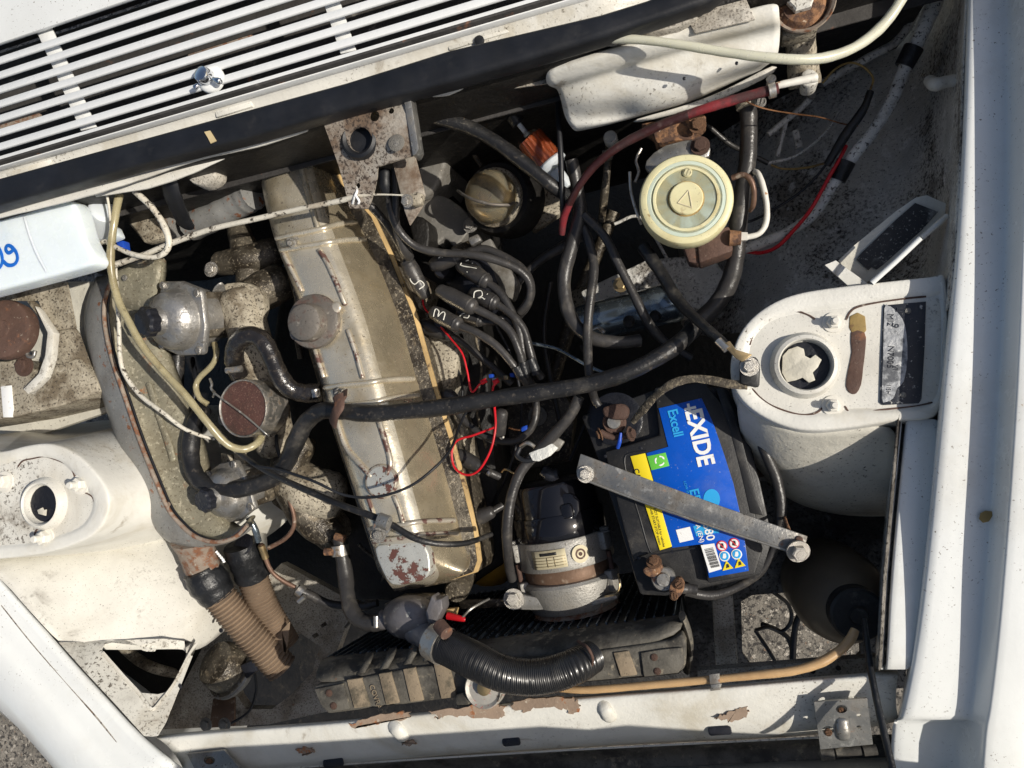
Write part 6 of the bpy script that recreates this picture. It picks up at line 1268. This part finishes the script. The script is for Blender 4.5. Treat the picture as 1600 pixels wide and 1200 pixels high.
for u, v in ((1137, 884), (1156, 880)):
    prism('warning_sign', [(u - 8, v + 8), (u - 2, v - 8), (u + 9, v + 4)], ZT + .0004, .0006, M['yellow'], lb, bevel=0)
    prism('warning_glyph', [(u - 2, v - 2), (u + 1, v - 3), (u + 3, v + 2), (u - 2, v + 4)], ZT + .0008, .0006, M['dtext'], lb, bevel=0)
disc('post_well', 962, 655, ZB - .012, 42, .004, M['plug'], bt_, seg=28); 
# corroded terminals
for i, (u, v, lab) in enumerate(((960, 660, 'rusty clamp on the battery post by the braided strap'), (1037, 904, 'corroded brass clamp on the battery post beside the radiator'))):
    t = thing('battery_terminal', (u, v, ZB), lab, 'battery clamp', 'battery clamps')
    lathe('post', (u, v, ZB + .002), UP, [(.0095, -.012), (.0088, .010), (.0080, .0115), (1e-5, .0118)], M['steel'], t, 24)
    lathe('ring', (u, v, ZB + .002), UP, [(.0093, -.010), (.0150, -.010), (.0155, .004), (.0140, .006), (.0093, .006)], M['rust' if i == 0 else 'steel'], t, 28)
    if i == 0:
        prism('saddle', [(942, 636), (972, 630), (982, 640), (976, 656), (946, 652)], ZB + .022, .02, M['rust'], t, bevel=.006, smo=2)
        tube('bolt_bar', [(938, 676, ZB + .008), (960, 684, ZB + .008), (990, 678, ZB + .008)], [12, 9, 11], M['rust'], t, res=2)
        fast('bolt', (938, 678, ZB + .010), 7, M['orange'], t, Vector((-1, -.2, .3))); fast('bolt', (985, 678, ZB + .012), 8, M['rust'], t, Vector((1, .1, .4)))
        tube('crimp_wire', [(970, 676, ZB + .016), (968, 690, ZB + .014), (965, 700, ZB + .01)], [4, 7, 6], M['bluebit'], t)
    else:
        prism('saddle', [(1004, 890), (1016, 884), (1030, 880), (1036, 890), (1022, 902), (1010, 900)], ZB + .018, .016, M['orange'], t, bevel=.005, smo=2)
        prism('clamp_arm', [(1048, 912), (1062, 903), (1070, 915), (1064, 930), (1054, 937), (1046, 928)], ZB + .016, .02, M['orange'], t, bevel=.006, smo=2)
        fast('screw', (1061, 913, ZB + .017), 8, M['orange'], t); fast('screw', (1053, 931, ZB + .017), 7, M['orange'], t)
        fast('bolt', (1022, 878, ZB + .016), 8, M['orange'], t, Vector((0, .6, .8)))
        tube('stub', [(1062, 920, ZB + .004), (1075, 920, ZB), (1090, 922, ZB)], 16, M['lead'], t)
# hold-down bar with bolts
hd = thing('battery_bar', (1080, 790, ZB), 'worn grey steel clamp bar laid diagonally across the battery', 'clamp bar')
zh = lambda u: .785 + (u - 905) * .00004
prism('bar', [(907, 709, .79), (926, 716, .79), (1010, 748, .792), (1130, 792, .796), (1262, 838, .80), (1256, 862, .80), (1240, 862, .80), (1120, 824, .796), (1000, 782, .792), (904, 746, .79), (900, 737, .79)], .79, .004, M['steel'], hd, bevel=.001)
tube('rolled_lip', [(910, 748, .7905), (1000, 783, .7925), (1120, 825, .7965), (1235, 862, .80)], 4, M['steel'], hd, seg=8, res=3)
disc('bar_hole', 1249, 843, .8012, 5.5, .001, M['rust'], hd, seg=16)
fast('bolt', (915, 741, .791), 9, M['bright'], hd, h=1.2); fast('bolt', (1247, 861, .803), 12, M['bright'], hd, Vector((.1, -.35, 1)), h=1.3)
tube('j_rod', [(1236, 836, .79), (1228, 815, .77), (1224, 800, .74)], 5, M['orange'], hd, seg=8)
prism('tray_edge', [(1170, 712), (1230, 715), (1250, 752), (1180, 752)], .66, .006, M['grime'], car, bevel=.001)
fast('bolt', (1188, 735, .662), 7, M['rust'], car)

# alternator
al = thing('alternator', (880, 860, .60), 'grey cast alternator with glossy black rear cover and paper label', 'alternator')
A0, A1 = P(858, 736, .655), P(901, 950, .640)
axa = (A1 - A0).normalized(); La = (A1 - A0).length
R0 = .0605
def seg_(name, f0, f1, r0, r1, m_, edge=.003, **k):
    h0, h1 = La * f0, La * f1; r0 *= 1.12; r1 *= 1.12
    return lathe(name, A0, axa, [(max(r0 - edge * 2, 1e-4), h0), (r0 - edge * .4, h0 + edge * .3), (r0, h0 + edge), (r1, h1 - edge), (r1 - edge * .4, h1 - edge * .3), (max(r1 - edge * 2, 1e-4), h1)], M[m_], al, 56, **k)
seg_('rear_cover', .06, .46, .056, .0612, 'gloss', .007)
seg_('cover_band', .28, .455, .0618, .0622, 'gloss')
seg_('rear_casting', .45, .66, .0620, .0635, 'altalu')
seg_('stator', .65, .745, .0585, .0585, 'lami', .001)
seg_('front_casting', .74, .97, .0650, .0600, 'altalu', .006)
seg_('fan', .965, 1.0, .052, .056, 'rustrim', .001)
seg_('pulley', 1.0, 1.06, .034, .036, 'black')
ya = axa.cross(UP).normalized(); za = ya.cross(axa).normalized()
if za.z < 0: za = -za
def onalt(f, ang, r):
    r *= 1.12
    return A0 + axa * La * f + (ya * math.sin(ang) + za * math.cos(ang)) * r
for k in range(11):                # fan blades
    t = k * 2 * math.pi / 11
    c_ = onalt(1.01, t, .050); tt = (ya * math.cos(t) - za * math.sin(t))
    box('fan_blade', c_, (tt, axa.cross(tt), (axa + tt * .5).normalized()), (.010, .018, .0025), M['rust'], al, bevel=.0004)
for ang in (-1.15, 1.15):          # lugs and through bolts
    for f, w_ in ((.52, .026), (.80, .030)):
        c_ = onalt(f, ang, .064); n_ = (ya * math.sin(ang) + za * math.cos(ang))
        box('lug', c_, (axa, n_.cross(axa), n_), (w_, .022, .014), M['altalu'], al, bevel=.003)
    c_ = onalt(.69, ang, .064)
    tube('through_bolt', [onalt(.6, ang, .066), onalt(.78, ang, .066)], 8, M['rust'], al, res=2)
    fast('bolt', onalt(.46, ang, .067), 8, M['steel'], al, -axa)
prism('cover_hump', [(842, 790), (858, 774), (890, 770), (905, 784), (900, 812), (860, 820)], .712, .03, M['gloss'], al, bevel=.006, smo=2)
prism('cover_hump', [(872, 790), (892, 785), (898, 808), (880, 814)], .718, .02, M['gloss'], al, bevel=.005)
lp_ = []
for f, a_ in ((.505, -.62), (.505, .12), (.615, .16), (.615, -.58)): lp_.append((f, a_))
V_, Fs_ = [], []
nn = 8
for i in range(nn + 1):
    for f in (.505, .62): V_.append(onalt(f, .58 - i * .78 / nn - .0, .0642))
for i in range(nn): Fs_.append((2 * i, 2 * i + 1, 2 * i + 3, 2 * i + 2))
def curved(name, f0, f1, a0, a1, r, m_):
    V_, Fs_ = [], []
    for i in range(9):
        a = a0 + (a1 - a0) * i / 8
        V_ += [onalt(f0, a, r), onalt(f1, a, r)]
    for i in range(8): Fs_.append((2 * i, 2 * i + 1, 2 * i + 3, 2 * i + 2))
    return mk(name, V_, Fs_, M[m_], al, solid=.0003, weld=False)
sgn = 1 if (onalt(.55, .5, .06) - onalt(.55, -.5, .06)).x < 0 else -1
pl_ = curved('paper_label', .50, .625, sgn * .52, sgn * -.20, .0641, 'paperlab')
curved('label_bar', .515, .535, sgn * .33, sgn * -.02, .0645, 'dtext')
for f in (.545, .565, .585, .605): curved('label_rule', f, f + .003, sgn * .50, sgn * -.18, .0645, 'brass')
for a in (.2, .05): curved('label_rule', .545, .612, sgn * a, sgn * (a - .012), .0645, 'brass')
c_ = onalt(.56, sgn * -.48, .0640); n_ = (c_ - onalt(.56, 0, 0)).normalized()
lathe('round_badge', c_, n_, [(.0125, -.002), (.0125, .0008), (.0115, .001), (1e-5, .001)], M['paperlab'], al, 28)
lathe('round_badge_ring', c_, n_, [(.0075, .0008), (.0075, .0013), (.005, .0013), (.005, .0008)], M['rust'], al, 24)
lathe('round_badge_dot', c_, n_, [(.0028, .0008), (.0028, .0015), (1e-5, .0015)], M['rust'], al, 16)
prism('mount_arm', [(792, 940), (812, 928), (860, 938), (920, 940), (962, 928), (966, 936), (920, 950), (840, 954), (800, 953)], .70, .012, M['altalu'], al, bevel=.003)
fast('bolt', (803, 936, .702), 11, M['bright'], al)
tube('wire_clip', [(966, 896, .70), (968, 915, .70), (962, 928, .70), (945, 932, .70)], 3, M['brass'], al, seg=6)
tube('wire_clip', [(938, 936, .69), (939, 948, .69), (925, 958, .69), (900, 964, .685)], 4, M['rustrim'], al, seg=6)
tube('plug', [(848, 735, .72), (860, 742, .72), (872, 740, .72)], [18, 22, 16], M['plug'], al)
tube('spring', [(784, 738, .74), (790, 733, .745), (800, 738, .745), (806, 742, .74)], 3, M['brass'], al, seg=6)
# amber plastic seen beside the front of the engine, belt/pulley dark
am = thing('amber_fan', (760, 890, .55), 'amber plastic cooling fan blade glimpsed beside the alternator', 'fan')
loft('blade', [[(735, 880, .60), (790, 865, .60), (805, 880, .58)], [(730, 915, .59), (770, 918, .59), (798, 910, .57)]], M['amberbox'], am, sub=1)
# front lower linkage
ad = thing('adjuster_link', (760, 945, .64), 'thin dark adjuster strap between thermostat and alternator', 'strap')
prism('strap', [(715, 938), (800, 935), (805, 948), (720, 952)], .66, .005, M['castdirty'], ad, bevel=.001)
tube('sender_wire', [(705, 966, .73), (720, 966, .735), (735, 952, .735), (752, 942, .72), (764, 936, .70)], 4, M['steel'], ad, seg=6)
tube('pink_terminal', [(700, 962, .73), (722, 967, .735), (727, 968, .735)], [12, 9, 6], M['red'], ad, res=2)
prism('tan_block', [(694, 952), (715, 950), (712, 962), (700, 964)], .72, .01, M['cork'], ad, bevel=.002)
# ribbed top hose
tHose = thing('radiator_hose', (800, 1040, .76), 'thick glossy ribbed black radiator hose with steel clamp', 'hose')
M['ribhose'] = mat('woven_black_hose', (.014, .014, .015), .33, layers=[((.05, .047, .04), 40, .52, .8, {'amt': .5})], coat=.15, vary=.2)
hp = [(684, 1006, .80), (705, 1014, .81), (745, 1034, .825), (785, 1052, .832), (825, 1058, .832), (865, 1053, .828), (900, 1040, .822), (925, 1026, .80)]
tube('hose_body', hp, [54, 56, 58, 57, 56, 56, 55, 50], M['ribhose'], tHose, ring=96, ringamp=.03, seg=36)
tube('clamp', [(676, 1000, .797), (694, 1010, .806)], [58, 60], M['bright'], tHose, res=3, seg=28)
tube('clamp_screw', [(686, 976, .83), (698, 990, .84)], 22, M['rust'], tHose, res=2)
tube('end_wire', [(903, 1002, .82), (918, 1012, .838), (926, 1030, .836), (922, 1048, .82)], 5, M['rust'], tHose, seg=8)
# amber overflow tube along the panel, with clips
hose('overflow_tube', [(1336, 984, .80), (1328, 1000, .805), (1310, 1018, .81), (1280, 1036, .815), (1240, 1048, .818), (1190, 1054, .818), (1110, 1062, .815), (1020, 1070, .812), (950, 1076, .81), (900, 1078, .808), (850, 1072, .80), (820, 1062, .79)], [14, 15, 15, 15, 14, 13, 12, 12, 12, 11, 11, 10], 'amber', 'amber nylon overflow tube along the front panel to the bottle', 'tube', seg=14)
tcl = thing('tube_clip', (1117, 1066, .80), 'small steel clip holding the amber tube on the front panel', 'clip')
prism('clip', [(1108, 1054), (1124, 1052), (1126, 1078), (1110, 1080)], .823, .002, M['steel'], tcl, bevel=.0005); prism('clip_foot', [(1110, 1070), (1128, 1068), (1126, 1075), (1112, 1077)], .824, .003, M['steel'], tcl, bevel=.0005)
# expansion bottle lying in the dark corner, black cap
ebt = thing('expansion_bottle', (1300, 920, .60), 'brown tinted expansion bottle with black cap in the dark front corner', 'bottle')
b1 = P(1337, 957, .735); b0 = b1 + Vector((-.015, .015, -.26))
axe = (b1 - b0).normalized(); Le = (b1 - b0).length
lathe('bottle', b0, axe, [(.03, -.02), (.05, 0), (.060, .02), (.062, Le * .66), (.056, Le * .80), (.040, Le * .91), (.030, Le * .95), (.030, Le)], M['brownplastic'], ebt, 40)
lathe('cap', b1, axe, [(.033, -.012), (.0335, -.006), (.0325, -.004), (.0335, -.001), (.033, .010), (.030, .013), (.012, .013), (.010, .018), (1e-5, .018)], M['blackcap'], ebt, 40)
# bonnet stay rod, taped
pr = thing('bonnet_stay', (1360, 1050, .78), 'black taped bonnet stay rod running past the front hinge', 'stay rod')
tube('rod', [(1350, 968, .80), (1354, 1000, .82), (1361, 1050, .84), (1370, 1095, .855), (1380, 1140, .87), (1392, 1190, .885), (1405, 1250, .90)], [8, 9.5, 10.5, 11, 11, 11.5, 12], M['tape'], pr, seg=10)
# bolt end poking from the flange
fast('bolt', (1390, 1008, .835), 5, M['dustgrey'], car, Vector((-.6, -.6, .3)), h=2.5)
# bonnet, hinged open beyond the front edge: only its weathered rear gutter shows at the bottom of the view
bnt = thing('bonnet', (900, 1200, .74), 'open white bonnet edge with dark weathered gutter below the front panel', 'bonnet')
e0 = [(285, 1222), (420, 1204), (800, 1178), (1200, 1157), (1316, 1152), (1450, 1146), (1525, 1160)]
gut = loft('gutter', [[(u, v, .775) for u, v in e0], [(u, v + 5, .765) for u, v in e0], [(u, v + 14, .758) for u, v in e0], [(u, v + 24, .760) for u, v in e0], [(u, v + 36, .765) for u, v in e0]], M['tank'], bnt, sub=1)
tube('edge_bead', [(u, v - 1, .778) for u, v in e0[:5]], 3, M['cream'], bnt, seg=6)
n0 = [P(u, v + 34, .766) for u, v in e0] + [P(1700, 1215, .80)]
def up_(h, k): return Vector((0, -k * h, h))
loft('bonnet_skin', [n0, [p + up_(.15, .1) for p in n0], [p + up_(.46, .1) for p in n0], [p + up_(.46, .1) + up_(.4, .6) for p in n0]], M['fender'], bnt, sub=0, solid=.02)
# front hinges
for lab, o_, hl, pin, z in (('grey steel bonnet hinge with two worn screws on the front panel by the stay rod', [(1272, 1097), (1355, 1091), (1364, 1163), (1282, 1171)], ((1315, 1108), (1294, 1141)), True, .826), ('grey steel bonnet hinge at the left corner of the front panel', [(292, 1178), (350, 1172), (374, 1200), (395, 1224), (318, 1228)], ((327, 1188),), False, .815)):
    h_ = thing('bonnet_hinge', (*o_[0], z - .01), lab, None, parent=bnt)
    ho = [[(c0 + 9 * math.cos(a), c1 + 6.5 * math.sin(a)) for a in [i * math.pi / 8 for i in range(16)]] for c0, c1 in hl]
    if pin: ho += [[(c0 + 4 * math.cos(a), c1 + 2.6 * math.sin(a)) for a in [i * math.pi / 6 for i in range(12)]] for c0, c1 in ((1342, 1118), (1342, 1136))]
    plate('leaf', o_, z, M['steel'], h_, holes=ho, thick=.004, zf=lambda u, v, z=z: z - (v - o_[0][1]) * .00012)
    for c0, c1 in hl: fast('screw', (c0, c1 + 3, z - .006), 6, M['orange'], h_)
    if pin:
        tube('pressed_rib', [(1316, 1126, .822), (1317, 1140, .823), (1318, 1152, .820)], [19, 20, 20], M['steel'], h_, capround=True, flat=.5)
        tube('knuckle', [(1282, 1178, .812), (1303, 1177, .812)], 18, M['tank'], h_, res=2); tube('knuckle', [(1306, 1175, .812), (1345, 1172, .812)], 15, M['tank'], h_, res=2); tube('knuckle', [(1349, 1173, .812), (1370, 1171, .812)], 16, M['tank'], h_, res=2)

# cables hanging below the battery shelf, seen against the lit ground
for i, (pts, w_) in enumerate((([(1208, 925, .50), (1232, 945, .47), (1236, 970, .45), (1222, 986, .44), (1200, 980, .45), (1180, 985, .46)], 6), ([(1190, 975, .44), (1215, 985, .43), (1234, 1002, .42), (1242, 1048, .42)], 8), ([(1262, 950, .46), (1246, 968, .45), (1240, 1000, .44), (1238, 1050, .44)], 10), ([(1180, 985, .40), (1200, 1015, .40), (1218, 1045, .40)], 6))):
    hose('hanging_cable', pts, w_, 'rubber', ('thin black cable curling in a loop below the battery shelf opening', 'black cable sagging diagonally across the battery shelf opening', 'thickest black cable hanging straight below the battery shelf opening', 'thin straight black cable along the inner edge of the battery shelf opening')[i], 'cable', 'cables under the battery shelf', seg=8)
